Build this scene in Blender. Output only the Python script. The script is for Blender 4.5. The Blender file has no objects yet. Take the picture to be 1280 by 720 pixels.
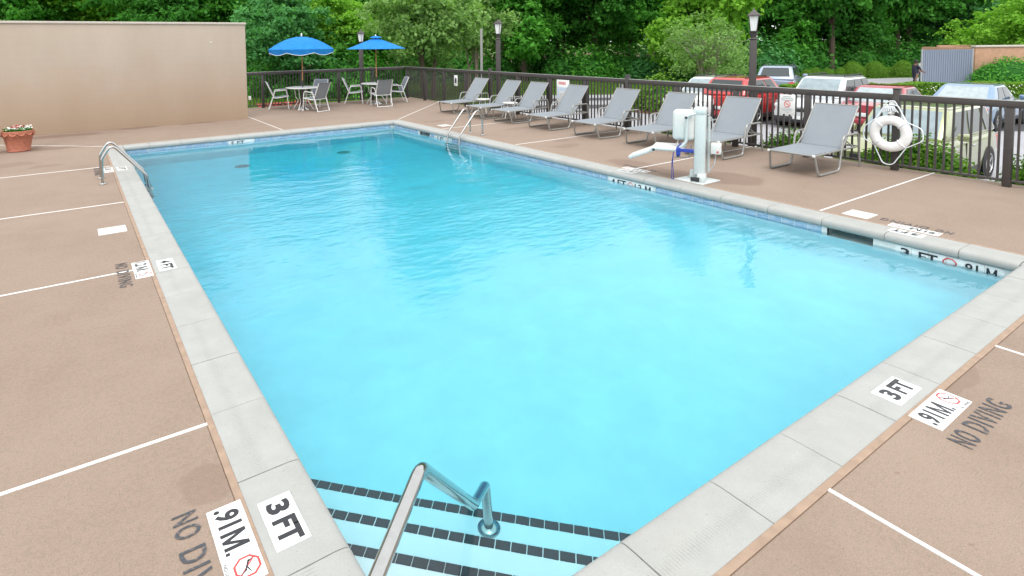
import bpy, bmesh, math, random
import numpy as np
from mathutils import Vector, Matrix
random.seed(7); RNG = np.random.default_rng(7)
SC = bpy.context.scene
COL = SC.collection
PI = math.pi

# ------------------------------------------------------------------ camera
CAMPOS = Vector((-0.934, -1.595, 2.128))
RT = Vector((0.84623093, -0.53266365, -0.01275371)); UPV = Vector((0.04372631, 0.04557156, 0.99800363)); FW = Vector((0.53101905, 0.84509921, -0.06185548))
F_PX, PPX, PPY = 727.743, 541.727, 98.503
cam = bpy.data.cameras.new('camera'); camo = bpy.data.objects.new('camera', cam); COL.objects.link(camo)
m = Matrix.Identity(4)
for i in range(3):
    m[i][0] = RT[i]; m[i][1] = UPV[i]; m[i][2] = -FW[i]; m[i][3] = CAMPOS[i]
camo.matrix_world = m
cam.sensor_width = 36; cam.sensor_fit = 'HORIZONTAL'; cam.lens = F_PX/1280*36
cam.shift_x = (640-PPX)/1280; cam.shift_y = (PPY-360)/1280
cam.clip_start = 0.05; cam.clip_end = 2000
SC.camera = camo

# ------------------------------------------------------------------ light
SUN_EL, SUN_AZ = math.radians(63), math.radians(215)      # azimuth from +Y clockwise: high behind the camera, veiled
w = bpy.data.worlds.new('World'); SC.world = w; w.use_nodes = True
nt = w.node_tree; nt.nodes.clear()
sky = nt.nodes.new('ShaderNodeTexSky'); sky.sky_type = 'NISHITA'; sky.sun_disc = False
sky.sun_elevation = SUN_EL; sky.sun_rotation = SUN_AZ; sky.dust_density = 6.0; sky.air_density = 1.0; sky.ozone_density = 1.0
hs = nt.nodes.new('ShaderNodeHueSaturation'); hs.inputs['Saturation'].default_value = 0.12
bg = nt.nodes.new('ShaderNodeBackground'); bg.inputs['Strength'].default_value = 0.15
ow = nt.nodes.new('ShaderNodeOutputWorld')
nt.links.new(sky.outputs[0], hs.inputs['Color']); 
# an even cloud veil over the whole sky: most of the light comes from it, the clear-sky glow is damped
veil = nt.nodes.new('ShaderNodeMix'); veil.data_type = 'RGBA'; veil.inputs[0].default_value = 0.72; veil.inputs[7].default_value = (6.1, 6.2, 6.3, 1)
nt.links.new(hs.outputs[0], veil.inputs[6]); nt.links.new(veil.outputs[2], bg.inputs[0]); nt.links.new(bg.outputs[0], ow.inputs[0])
sl = bpy.data.lights.new('sun', 'SUN'); sl.energy = 0.65; sl.angle = math.radians(30); sl.color = (1.0, 0.985, 0.955)
so = bpy.data.objects.new('sun', sl); COL.objects.link(so)
sd = Vector((math.sin(SUN_AZ)*math.cos(SUN_EL), math.cos(SUN_AZ)*math.cos(SUN_EL), math.sin(SUN_EL)))
so.rotation_euler = sd.to_track_quat('Z', 'Y').to_euler(); so.location = sd*60
SC.view_settings.view_transform = 'Standard'; SC.view_settings.look = 'None'; SC.view_settings.gamma = 1
SC.view_settings.exposure = 1.08
SC.view_settings.use_curve_mapping = False
SC.cycles.use_denoising = True
SC.cycles.max_bounces = 10; SC.cycles.transparent_max_bounces = 12; SC.cycles.transmission_bounces = 8
SC.cycles.sample_clamp_indirect = 8

# ------------------------------------------------------------------ materials
def setin(n, k, v):
    if k in n.inputs: n.inputs[k].default_value = v
class Mat:
    def __init__(s, name):
        s.m = bpy.data.materials.new(name); s.m.use_nodes = True; s.t = s.m.node_tree; s.b = s.t.nodes['Principled BSDF']
    def n(s, typ, **kw):
        nd = s.t.nodes.new(typ)
        for k, v in kw.items():
            if hasattr(nd, k) and k not in nd.inputs: setattr(nd, k, v)
            else: nd.inputs[k.replace('_', ' ')].default_value = v
        return nd
    def l(s, a, b): s.t.links.new(a, b)
    def pos(s): return s.n('ShaderNodeNewGeometry').outputs['Position']
    def noise(s, vec, scale, detail=4, rough=.55):
        nd = s.n('ShaderNodeTexNoise'); nd.inputs['Scale'].default_value = scale; nd.inputs['Detail'].default_value = detail; nd.inputs['Roughness'].default_value = rough
        if vec is not None: s.l(vec, nd.inputs['Vector'])
        return nd.outputs['Fac']
    def ramp(s, fac, stops):
        nd = s.n('ShaderNodeValToRGB'); cr = nd.color_ramp
        while len(cr.elements) < len(stops): cr.elements.new(.5)
        for e, (p, c) in zip(cr.elements, stops):
            e.position = p; e.color = (*c, 1) if len(c) == 3 else c
        s.l(fac, nd.inputs['Fac']); return nd.outputs['Color']
    def mix(s, fac, a, b, typ='MIX'):
        nd = s.n('ShaderNodeMix'); nd.data_type = 'RGBA'; nd.blend_type = typ
        for k, v in ((0, fac), (6, a), (7, b)):
            if hasattr(v, 'links'): s.l(v, nd.inputs[k])
            elif k == 0: nd.inputs[0].default_value = v
            else: nd.inputs[k].default_value = (*v, 1) if len(v) == 3 else v
        return nd.outputs[2]
    def math(s, op, a, b=0.0, clamp=False):
        nd = s.n('ShaderNodeMath'); nd.operation = op; nd.use_clamp = clamp
        for i, v in enumerate((a, b)):
            if hasattr(v, 'links'): s.l(v, nd.inputs[i])
            else: nd.inputs[i].default_value = v
        return nd.outputs[0]
    def color(s, c):
        if hasattr(c, 'links'): s.l(c, s.b.inputs['Base Color'])
        else: s.b.inputs['Base Color'].default_value = (*c, 1)
    def bump(s, h, strength=.3, dist=.01):
        nd = s.n('ShaderNodeBump'); nd.inputs['Strength'].default_value = strength; nd.inputs['Distance'].default_value = dist
        s.l(h, nd.inputs['Height']); s.l(nd.outputs[0], s.b.inputs['Normal']); return nd
def simple(name, c, rough=.5, metal=0.0, var=.08, scale=30, bump=0.0, coat=0.0, spec=.5):
    M = Mat(name); v = M.noise(M.pos(), scale, 3)
    lo = tuple(max(0, x*(1-var)) for x in c); hi = tuple(min(1, x*(1+var)) for x in c)
    M.color(M.ramp(v, [(.3, lo), (.7, hi)])); setin(M.b, 'Roughness', rough); setin(M.b, 'Metallic', metal)
    setin(M.b, 'Coat Weight', coat); setin(M.b, 'Specular IOR Level', spec)
    if bump: M.bump(v, bump, .004)
    return M.m
MT = {}
# pool deck: tan spray concrete, fine speckle, blotches and a few damp stains with their own outline
M = Mat('deck_concrete'); P = M.pos()
big = M.noise(P, .55, 4); mid = M.noise(P, 3.2, 5, .6); fine = M.noise(P, 130, 3, .7); mott = M.noise(P, 34, 3, .6); grit = M.noise(P, 420, 1)
c = M.ramp(mid, [(.25, (.226, .171, .132)), (.75, (.262, .204, .16))])
c = M.mix(M.ramp(big, [(.35, (0, 0, 0)), (.7, (.55, .55, .55))]), c, (.308, .243, .188))
c = M.mix(M.ramp(fine, [(.38, (.75, .75, .75)), (.62, (1.16, 1.15, 1.13))]), c, c) if False else M.mix(.55, c, M.ramp(fine, [(.34, (.5, .48, .46)), (.66, (1.1, 1.1, 1.1))]), 'MULTIPLY')
c = M.mix(M.ramp(mott, [(.4, (0, 0, 0)), (.62, (.32, .32, .32))]), c, (.31, .215, .175)); c = M.mix(M.ramp(grit, [(.66, (0, 0, 0)), (.72, (.4, .4, .4))]), c, (.5, .43, .38))
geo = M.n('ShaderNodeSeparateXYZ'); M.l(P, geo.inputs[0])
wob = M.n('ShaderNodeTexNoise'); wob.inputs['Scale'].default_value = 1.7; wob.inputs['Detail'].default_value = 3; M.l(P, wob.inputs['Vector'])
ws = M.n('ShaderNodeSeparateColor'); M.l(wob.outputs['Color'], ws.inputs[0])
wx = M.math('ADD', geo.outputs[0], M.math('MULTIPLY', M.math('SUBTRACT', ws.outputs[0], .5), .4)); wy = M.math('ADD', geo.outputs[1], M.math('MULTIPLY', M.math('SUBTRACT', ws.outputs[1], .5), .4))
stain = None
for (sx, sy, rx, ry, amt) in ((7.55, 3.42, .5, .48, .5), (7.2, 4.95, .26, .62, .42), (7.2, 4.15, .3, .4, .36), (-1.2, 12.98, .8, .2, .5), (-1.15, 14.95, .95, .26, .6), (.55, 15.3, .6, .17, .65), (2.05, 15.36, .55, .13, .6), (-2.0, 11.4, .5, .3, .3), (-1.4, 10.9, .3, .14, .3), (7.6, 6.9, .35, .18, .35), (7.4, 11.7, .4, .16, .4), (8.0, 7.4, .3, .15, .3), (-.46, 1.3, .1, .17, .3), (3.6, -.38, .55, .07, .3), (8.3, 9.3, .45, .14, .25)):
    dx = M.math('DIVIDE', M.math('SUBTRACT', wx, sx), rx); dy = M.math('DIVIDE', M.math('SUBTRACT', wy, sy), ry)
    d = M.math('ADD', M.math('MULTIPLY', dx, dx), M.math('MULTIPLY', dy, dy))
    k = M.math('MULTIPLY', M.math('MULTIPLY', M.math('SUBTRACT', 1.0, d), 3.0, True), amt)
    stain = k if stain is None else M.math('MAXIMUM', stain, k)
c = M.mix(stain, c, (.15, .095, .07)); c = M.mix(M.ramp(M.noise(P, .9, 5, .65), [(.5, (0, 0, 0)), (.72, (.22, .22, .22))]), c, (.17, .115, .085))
spot = M.noise(P, 9, 2); c = M.mix(M.ramp(spot, [(.735, (0, 0, 0)), (.76, (.5, .5, .5))]), c, (.17, .11, .08))
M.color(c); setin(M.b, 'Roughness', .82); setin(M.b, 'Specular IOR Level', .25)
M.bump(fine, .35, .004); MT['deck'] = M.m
MT['sealant'] = simple('tan_sealant', (.285, .2, .142), .7, var=.15, scale=12)
M = Mat('joint_white'); P = M.pos(); c = M.ramp(M.noise(P, 22, 4, .7), [(.3, (.5, .45, .4)), (.42, (.6, .59, .57)), (.8, (.7, .69, .67))]); M.color(c); setin(M.b, 'Roughness', .6); MT['joint'] = M.m
# coping: pale cast stone with pores and grip ribs
M = Mat('coping_stone'); P = M.pos(); oi = M.n('ShaderNodeObjectInfo')
a = M.noise(P, 5, 5, .6); b2 = M.noise(P, 240, 2, .6); pore = M.noise(P, 95, 2, .5)
c = M.ramp(a, [(.3, (.33, .335, .322)), (.7, (.372, .377, .364))])
c = M.mix(.3, c, M.ramp(oi.outputs['Random'], [(0, (.86, .86, .84)), (1, (1, 1, 1))]), 'MULTIPLY')
c = M.mix(.35, c, M.ramp(b2, [(.3, (.6, .58, .55)), (.7, (1, 1, 1))]), 'MULTIPLY')
c = M.mix(M.ramp(pore, [(.7, (0, 0, 0)), (.735, (.75, .75, .75))]), c, (.2, .18, .155))
st = M.noise(P, 1.3, 4, .6); c = M.mix(M.ramp(st, [(.52, (0, 0, 0)), (.75, (.25, .25, .25))]), c, (.3, .29, .25))
M.color(c); setin(M.b, 'Roughness', .75); setin(M.b, 'Specular IOR Level', .3)
tc = M.n('ShaderNodeTexCoord'); so_ = M.n('ShaderNodeSeparateXYZ'); M.l(tc.outputs['Object'], so_.inputs[0])
rib = M.math('ABSOLUTE', M.math('SINE', M.math('MULTIPLY', so_.outputs[0], 2*PI/.036)))
msk = M.math('SUBTRACT', 1.0, M.math('MULTIPLY', M.math('ABSOLUTE', M.math('SUBTRACT', so_.outputs[1], .2)), 22.0), True)
rh = M.math('MULTIPLY', M.math('MULTIPLY', M.math('POWER', rib, 6.0), msk), M.math('GREATER_THAN', oi.outputs['Random'], .25))
hh = M.math('ADD', M.math('MULTIPLY', rh, -2.6), M.math('MULTIPLY', b2, .45))
M.bump(hh, .45, .004); MT['coping'] = M.m
MT['grout'] = simple('grout', (.36, .33, .27), .9, var=.25, scale=40)
MT['plaster'] = simple('pool_plaster', (.86, .88, .88), .6, var=.05, scale=2.5)
# waterline tile, blue-grey streaks, each tile slightly different
M = Mat('waterline_tile'); P = M.pos(); oi = M.n('ShaderNodeObjectInfo'); mp = M.n('ShaderNodeMapping'); mp.inputs['Scale'].default_value = (8, 8, 60); M.l(P, mp.inputs[0])
c = M.ramp(M.noise(mp.outputs[0], 1.2, 4), [(.3, (.13, .25, .4)), (.5, (.3, .42, .54)), (.7, (.42, .5, .56))])
c = M.mix(.35, c, M.ramp(oi.outputs['Random'], [(0, (.6, .7, .85)), (1, (1, 1, 1))]), 'MULTIPLY'); M.color(c); setin(M.b, 'Roughness', .22); MT['wtile'] = M.m
MT['wtile_grout'] = simple('tile_grout', (.6, .62, .6), .8)
MT['dark_tile'] = simple('dark_step_tile', (.014, .018, .026), .3, var=.3)
MT['white_tile'] = simple('white_ceramic', (.7, .71, .7), .25, var=.04, scale=8)
MT['black_print'] = simple('black_glaze', (.012, .013, .017), .35)
MT['red_print'] = simple('red_glaze', (.55, .05, .045), .35)
M = Mat('worn_stencil_paint'); P = M.pos(); M.color(M.ramp(M.noise(P, 60, 4, .7), [(.36, (.2, .15, .12)), (.48, (.045, .05, .06))])); setin(M.b, 'Roughness', .7); MT['stencil'] = M.m
MT['white_plastic'] = simple('white_plastic', (.58, .58, .555), .4, var=.04)
MT['ring_white'] = simple('ring_vinyl', (.74, .74, .73), .4, var=.05, scale=15)
MT['steel'] = simple('stainless_tube', (.44, .44, .43), .14, 1.0, var=.05)
MT['alu'] = simple('painted_aluminium', (.3, .3, .285), .38, .4, var=.06)
MT['bronze'] = simple('bronze_fence_paint', (.05, .043, .041), .45, .1, var=.12, scale=12)
MT['black_metal'] = simple('black_metal', (.018, .02, .025), .5)
MT['white_frame'] = simple('white_frame_paint', (.66, .66, .65), .4, var=.05)
# woven sling
M = Mat('grey_sling'); P = M.pos(); tc = M.n('ShaderNodeTexCoord'); wv = M.n('ShaderNodeTexWave'); wv.inputs['Scale'].default_value = 90; wv.bands_direction = 'X'; M.l(tc.outputs['Object'], wv.inputs[0])
wv2 = M.n('ShaderNodeTexWave'); wv2.inputs['Scale'].default_value = 90; wv2.bands_direction = 'Y'; M.l(tc.outputs['Object'], wv2.inputs[0])
c = M.mix(.5, wv.outputs[0], wv2.outputs[0]); c = M.ramp(c, [(.2, (.165, .187, .207)), (.8, (.25, .276, .3))])
c = M.mix(.3, c, M.ramp(M.noise(P, 4, 3), [(.3, (.75, .77, .8)), (.7, (1, 1, 1))]), 'MULTIPLY'); M.color(c); setin(M.b, 'Roughness', .7); MT['sling'] = M.m
M = Mat('umbrella_canvas'); P = M.pos(); M.color(M.ramp(M.noise(P, 6, 3), [(.3, (.018, .23, .62)), (.7, (.035, .3, .7))])); setin(M.b, 'Roughness', .75); setin(M.b, 'Specular IOR Level', .2)
tr = M.n('ShaderNodeBsdfTranslucent'); tr.inputs[0].default_value = (.02, .22, .7, 1); ms = M.n('ShaderNodeMixShader'); ms.inputs[0].default_value = .35
M.l(M.b.outputs[0], ms.inputs[1]); M.l(tr.outputs[0], ms.inputs[2]); M.l(ms.outputs[0], M.t.nodes['Material Output'].inputs[0]); MT['canvas'] = M.m
MT['wood'] = simple('varnished_pole_wood', (.42, .2, .07), .45, var=.2, scale=14)
MT['trim'] = simple('white_trim', (.7, .74, .78), .7)
# stucco wall
M = Mat('stucco_wall'); P = M.pos(); mp = M.n('ShaderNodeMapping'); mp.inputs['Scale'].default_value = (1, 1, .35); M.l(P, mp.inputs[0])
c = M.ramp(M.noise(mp.outputs[0], .7, 5, .6), [(.3, (.375, .305, .247)), (.7, (.432, .356, .294))]); sp = M.n('ShaderNodeSeparateXYZ'); M.l(P, sp.inputs[0])
foot_tint = M.math('MULTIPLY', M.math('SUBTRACT', 1.0, M.math('DIVIDE', sp.outputs[2], M.math('MULTIPLY', M.noise(P, .8, 3), 3.2)), True), .6)  # wall turns orange-tan towards its foot
c = M.mix(foot_tint, c, (.4, .27, .17)); lin = M.n('ShaderNodeTexBrick'); lin.inputs['Scale'].default_value = 1.0; lin.inputs['Brick Width'].default_value = .4; lin.inputs['Row Height'].default_value = .2; lin.inputs['Mortar Size'].default_value = .006
mp2 = M.n('ShaderNodeMapping'); mp2.inputs['Rotation'].default_value = (PI/2, 0, 0); M.l(P, mp2.inputs[0]); M.l(mp2.outputs[0], lin.inputs[0])
c = M.mix(M.math('MULTIPLY', lin.outputs['Fac'], .09), c, (.3, .235, .175)); M.color(c); setin(M.b, 'Roughness', .9); setin(M.b, 'Specular IOR Level', .15)
M.bump(M.math('ADD', M.noise(P, 130, 3), M.math('MULTIPLY', lin.outputs['Fac'], -.5)), .4, .006); MT['stucco'] = M.m
MT['stucco_cap'] = simple('pale_cap', (.5, .45, .39), .8)
MT['terracotta'] = simple('terracotta', (.36, .125, .075), .75, var=.22, scale=25, bump=.3)
MT['soil'] = simple('soil', (.04, .028, .02), .95, var=.3, bump=.6)
MT['petal_white'] = simple('white_petal', (.75, .75, .7), .6); MT['petal_red'] = simple('red_petal', (.45, .05, .045), .6, var=.3)
# ground covers
M = Mat('lawn'); P = M.pos(); a = M.noise(P, .35, 5, .6); b2 = M.noise(P, 9, 4, .7)
c = M.ramp(a, [(.3, (.055, .115, .02)), (.7, (.11, .19, .035))]); c = M.mix(.6, c, M.ramp(b2, [(.3, (.45, .5, .4)), (.7, (1, 1, 1))]), 'MULTIPLY'); M.color(c); setin(M.b, 'Roughness', .9); setin(M.b, 'Specular IOR Level', .1); M.bump(b2, .8, .05); MT['lawn'] = M.m
def pavement(name, lo, hi):
    M = Mat(name); P = M.pos(); c = M.ramp(M.noise(P, .5, 5, .6), [(.3, lo), (.7, hi)]); c = M.mix(.4, c, M.ramp(M.noise(P, 80, 2), [(.3, (.7, .7, .7)), (.7, (1, 1, 1))]), 'MULTIPLY'); M.color(c); setin(M.b, 'Roughness', .8); return M.m
MT['lot'] = pavement('pale_lot_pavement', (.29, .29, .31), (.36, .36, .38)); MT['asphalt'] = pavement('asphalt', (.035, .036, .04), (.07, .07, .075)); MT['road'] = pavement('grey_road', (.13, .135, .15), (.18, .185, .2))
MT['line_paint'] = simple('road_paint', (.6, .6, .58), .7, var=.2, scale=5)
MT['mulch'] = simple('mulch', (.11, .05, .03), .95, var=.4, scale=18, bump=.6)
MT['kerb'] = simple('kerb_concrete', (.42, .36, .3), .85, var=.15, scale=6)
def leafmat(name, lo, hi, trans=.48):
    M = Mat(name); at = M.n('ShaderNodeAttribute'); at.attribute_name = 'tint'; oi = M.n('ShaderNodeObjectInfo')
    c = M.ramp(at.outputs['Fac'], [(0, lo), (1, hi)]); c = M.mix(.35, c, M.ramp(oi.outputs['Random'], [(0, (.72, .8, .7)), (1, (1.0, 1.0, .9))]), 'MULTIPLY')
    M.color(c); setin(M.b, 'Roughness', .65); setin(M.b, 'Specular IOR Level', .12)
    tr = M.n('ShaderNodeBsdfTranslucent'); M.l(M.mix(1.0, c, (.85, 1.0, .45), 'MULTIPLY'), tr.inputs[0]); ms = M.n('ShaderNodeMixShader'); ms.inputs[0].default_value = trans
    M.l(M.b.outputs[0], ms.inputs[1]); M.l(tr.outputs[0], ms.inputs[2]); M.l(ms.outputs[0], M.t.nodes['Material Output'].inputs[0]); return M.m
MT['leaf_mid'] = leafmat('leaf_mid', (0.051, 0.235, 0.031), (0.164, 0.470, 0.069)); MT['leaf_dark'] = leafmat('leaf_dark', (0.037, 0.171, 0.029), (0.114, 0.356, 0.057))
MT['leaf_yellow'] = leafmat('leaf_yellow', (0.138, 0.339, 0.028), (0.301, 0.590, 0.075)); MT['leaf_grey'] = leafmat('leaf_grey', (0.150, 0.278, 0.090), (0.301, 0.497, 0.150))
MT['leaf_blue'] = leafmat('leaf_blue', (0.057, 0.221, 0.071), (0.150, 0.406, 0.135)); MT['leaf_box'] = leafmat('leaf_box', (.05, .16, .018), (.14, .31, .045)); MT['leaf_fresh'] = leafmat('leaf_fresh', (.08, .2, .015), (.2, .36, .05))
MT['leaf_ball'] = leafmat('leaf_ball', (.12, .27, .03), (.25, .42, .07)); MT['bark'] = simple('bark', (.09, .065, .045), .9, var=.35, scale=14, bump=.5); MT['bark_pale'] = simple('bark_pale', (.26, .21, .16), .85, var=.25, scale=12); MT['twig_grey'] = simple('twig_grey', (.3, .27, .23), .85)
# car paints etc
def paint(name, c, metal=.0): return simple(name, c, .28, metal, var=.02, scale=3, coat=1.0)
MT['car_lime'] = paint('green_metallic_paint', (.36, .385, .21), .6); MT['car_white'] = paint('white_paint', (.62, .64, .64)); MT['car_red'] = paint('red_paint', (.42, .02, .02)); MT['car_darkred'] = paint('deep_red_paint', (.3, .012, .025)); MT['car_silver'] = paint('silver_paint', (.6, .62, .63), .5); MT['car_blue'] = paint('blue_grey_paint', (.2, .3, .44), .6); MT['car_paleblue'] = paint('pale_blue_paint', (.3, .36, .46), .2)
MT['glass_dark'] = simple('car_glass', (.03, .04, .042), .06, 0, var=.1, spec=.5, coat=.2); MT['tyre'] = simple('tyre', (.014, .014, .015), .8); MT['trim_black'] = simple('black_trim', (.02, .02, .022), .6); MT['lamp_clear'] = simple('clear_lens', (.6, .62, .63), .1, coat=1.0); MT['lamp_red'] = simple('red_lens', (.4, .015, .015), .15, coat=1.0); MT['rim'] = simple('alloy', (.5, .5, .5), .3, .7); MT['painted_sky_glass'] = simple('painted_sky_reflection', (.3, .36, .38), .25, var=.15, scale=6, coat=1.0); MT['kia_screen'] = simple('pale_reflecting_glass', (.2, .26, .28), .15, var=.2, scale=4, coat=1.0); MT['plate'] = simple('plate', (.65, .66, .66), .5)  # the sedans' glass has the sky's pale reflection put into its colour
M = Mat('corrugated_grey'); M.color((.2, .235, .3)); setin(M.b, 'Roughness', .5); MT['corr'] = M.m
MT['tan_block'] = simple('tan_block', (.4, .235, .15), .9, var=.12, scale=4)
MT['lens_glass'] = simple('frosted_lantern_glass', (.68, .7, .7), .35); MT['strap'] = simple('blue_strap', (.02, .045, .3), .6); MT['sign_blue'] = simple('sign_blue', (.03, .12, .5), .4); MT['sign_grey'] = simple('sign_grey_print', (.38, .4, .42), .5); MT['sign_red'] = simple('sign_red', (.6, .07, .05), .4); MT['sign_pale'] = simple('sign_pale_blue', (.45, .55, .66), .4); MT['lift_white'] = simple('lift_powdercoat', (.5, .55, .545), .35, var=.04); MT['lift_face'] = simple('lift_pale_cyan_face', (.38, .52, .56), .3, var=.05)
MT['skin'] = simple('skin', (.2, .1, .065), .6); MT['cloth_dark'] = simple('dark_cloth', (.012, .014, .03), .85); MT['cloth_white'] = simple('white_cloth', (.6, .6, .6), .85); MT['hair'] = simple('hair', (.01, .008, .008), .7)
# water: refracting surface, gentle ripples, absorbing body
M = Mat('pool_water'); P = M.pos(); M.t.nodes.remove(M.b)
gl = M.n('ShaderNodeBsdfGlass'); gl.inputs['IOR'].default_value = 1.33; gl.inputs['Roughness'].default_value = .0; gl.inputs['Color'].default_value = (1, 1, 1, 1)
mp = M.n('ShaderNodeMapping'); mp.inputs['Rotation'].default_value = (0, 0, math.radians(32)); mp.inputs['Scale'].default_value = (1.0, 2.2, 1); M.l(P, mp.inputs[0])
w1 = M.noise(mp.outputs[0], 1.3, 2, .45); w2 = M.noise(mp.outputs[0], 5.5, 3, .5); sx_ = M.n('ShaderNodeSeparateXYZ'); M.l(P, sx_.inputs[0])
yy = M.math('DIVIDE', M.math('SUBTRACT', M.math('ADD', sx_.outputs[1], M.math('MULTIPLY', sx_.outputs[0], .25)), 6.6), 3.2)
calm = M.math('ADD', M.math('MULTIPLY', M.math('POWER', 2.718, M.math('MULTIPLY', M.math('MULTIPLY', yy, yy), -1.0)), .9), .02)
area = M.ramp(M.noise(P, .22, 2), [(.38, (.25, .25, .25)), (.62, (1, 1, 1))])
h = M.math('MULTIPLY', M.math('ADD', M.math('MULTIPLY', w1, .6), M.math('MULTIPLY', M.math('MULTIPLY', w2, area), .6)), calm)
bp = M.n('ShaderNodeBump'); bp.inputs['Strength'].default_value = .33; bp.inputs['Distance'].default_value = .12; M.l(h, bp.inputs['Height']); M.l(bp.outputs[0], gl.inputs['Normal'])
va = M.n('ShaderNodeVolumeAbsorption'); va.inputs['Color'].default_value = (.02, .8, .9, 1); va.inputs['Density'].default_value = .74
M.l(gl.outputs[0], M.t.nodes['Material Output'].inputs['Surface']); M.l(va.outputs[0], M.t.nodes['Material Output'].inputs['Volume']); MT['water'] = M.m

# ------------------------------------------------------------------ mesh helpers
def fillet(pts, r, n=6):
    pts = [Vector(p) for p in pts]; out = [pts[0]]
    for i in range(1, len(pts)-1):
        a, b, c = pts[i-1], pts[i], pts[i+1]; u = (a-b); v = (c-b); lu, lv = u.length, v.length; u.normalize(); v.normalize()
        rr = r[i-1] if isinstance(r, (list, tuple)) else r
        ang = u.angle(v); t = min(rr/max(math.tan(ang/2), 1e-4), lu*.48, lv*.48)
        p, q = b+u*t, b+v*t
        for k in range(n+1):
            s = k/n; out.append(p*(1-s)**2 + b*2*s*(1-s) + q*s*s)
    out.append(pts[-1]); return out
class MB:
    def __init__(s): s.v = []; s.f = []; s.sm = []
    def add(s, vs, fs, smooth=False, mat=None):
        o = len(s.v); s.v += [tuple(mat @ Vector(v)) if mat else tuple(v) for v in vs]; s.f += [tuple(i+o for i in f) for f in fs]; s.sm += [smooth]*len(fs); return s
    def box(s, x0, x1, y0, y1, z0, z1, mat=None):
        return s.add([(x0,y0,z0),(x1,y0,z0),(x1,y1,z0),(x0,y1,z0),(x0,y0,z1),(x1,y0,z1),(x1,y1,z1),(x0,y1,z1)], [(0,3,2,1),(4,5,6,7),(0,1,5,4),(1,2,6,5),(2,3,7,6),(3,0,4,7)], mat=mat)
    def bbox(s, x0, x1, y0, y1, z0, z1, b=.01, mat=None, seg=2):
        bm = bmesh.new(); bmesh.ops.create_cube(bm, size=1)
        for v in bm.verts: v.co = Vector(((x0+x1)/2+v.co.x*(x1-x0), (y0+y1)/2+v.co.y*(y1-y0), (z0+z1)/2+v.co.z*(z1-z0)))
        bmesh.ops.bevel(bm, geom=bm.edges[:], offset=min(b, (x1-x0)*.49, (y1-y0)*.49, (z1-z0)*.49), segments=seg, affect='EDGES', profile=.5)
        bm.verts.index_update(); s.add([v.co[:] for v in bm.verts], [[v.index for v in f.verts] for f in bm.faces], True, mat); bm.free(); return s
    def tube(s, pts, r, n=8, closed=False, mat=None, cap=True, flat=1.0):
        pts = [Vector(p) for p in pts]; N = len(pts); vs = []; fs = []; prev = None
        for i, p in enumerate(pts):
            if closed: t = pts[(i+1) % N]-pts[i-1]
            else: t = pts[min(i+1, N-1)]-pts[max(i-1, 0)]
            t.normalize()
            if prev is None:
                u = t.cross(Vector((0, 0, 1)));
                if u.length < 1e-3: u = t.cross(Vector((1, 0, 0)))
            else:
                u = prev - t*prev.dot(t)
            u.normalize(); prev = u; v = t.cross(u)
            rr = r[i] if isinstance(r, (list, tuple)) else r
            for k in range(n):
                a = 2*PI*k/n; vs.append(p+u*(rr*math.cos(a))+v*(rr*flat*math.sin(a)))
        for i in range(N if closed else N-1):
            j = (i+1) % N
            for k in range(n): fs.append((i*n+k, i*n+(k+1) % n, j*n+(k+1) % n, j*n+k))
        if not closed and cap: fs.append(tuple(range(n))[::-1]); fs.append(tuple((N-1)*n+k for k in range(n)))
        return s.add(vs, fs, True, mat)
    def lathe(s, prof, n=24, mat=None, arc=2*PI):
        vs = []; fs = []; full = abs(arc-2*PI) < 1e-6
        for (r, z) in prof:
            for k in range(n): a = arc*k/n; vs.append((r*math.cos(a), r*math.sin(a), z))
        for i in range(len(prof)-1):
            for k in range(n): fs.append((i*n+k, i*n+(k+1) % n, (i+1)*n+(k+1) % n, (i+1)*n+k))
        return s.add(vs, fs, True, mat)
    def prism(s, poly, z0, z1, bev=0.0, mat=None):
        n = len(poly); c = Vector((sum(p[0] for p in poly)/n, sum(p[1] for p in poly)/n)); vs = [(x, y, z0) for x, y in poly]
        if bev:
            vs += [(x, y, z1-bev) for x, y in poly]
            top = []
            for i in range(n):
                a, b, d = Vector(poly[i-1]), Vector(poly[i]), Vector(poly[(i+1) % n]); e1 = (b-a).normalized(); e2 = (d-b).normalized(); n1 = Vector((-e1.y, e1.x)); n2 = Vector((-e2.y, e2.x)); k = (n1+n2)/(1+n1.dot(n2)); top.append((b.x+k.x*bev, b.y+k.y*bev, z1))
            vs += top; L = 3
        else: vs += [(x, y, z1) for x, y in poly]; L = 2
        fs = [tuple(range(n))[::-1], tuple((L-1)*n+i for i in range(n))]
        for q in range(L-1):
            for i in range(n): j = (i+1) % n; fs.append((q*n+i, q*n+j, (q+1)*n+j, (q+1)*n+i))
        return s.add(vs, fs, False, mat)
    def sheet(s, grid, thick=.006, closed_u=False):
        # grid rows of Vector points -> solid sheet
        R, C = len(grid), len(grid[0]); g = [[Vector(p) for p in row] for row in grid]; N = [[None]*C for _ in range(R)]
        for i in range(R):
            for j in range(C):
                du = g[i][min(j+1, C-1)]-g[i][max(j-1, 0)]; dv = g[min(i+1, R-1)][j]-g[max(i-1, 0)][j]; q = du.cross(dv); N[i][j] = q.normalized() if q.length > 1e-9 else Vector((0, 0, 1))
        vs = [g[i][j]+N[i][j]*thick/2 for i in range(R) for j in range(C)]+[g[i][j]-N[i][j]*thick/2 for i in range(R) for j in range(C)]; K = R*C; fs = []
        for i in range(R-1):
            for j in range(C-1):
                a, b, c, d = i*C+j, i*C+j+1, (i+1)*C+j+1, (i+1)*C+j; fs.append((a, b, c, d)); fs.append((a+K, d+K, c+K, b+K))
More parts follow.
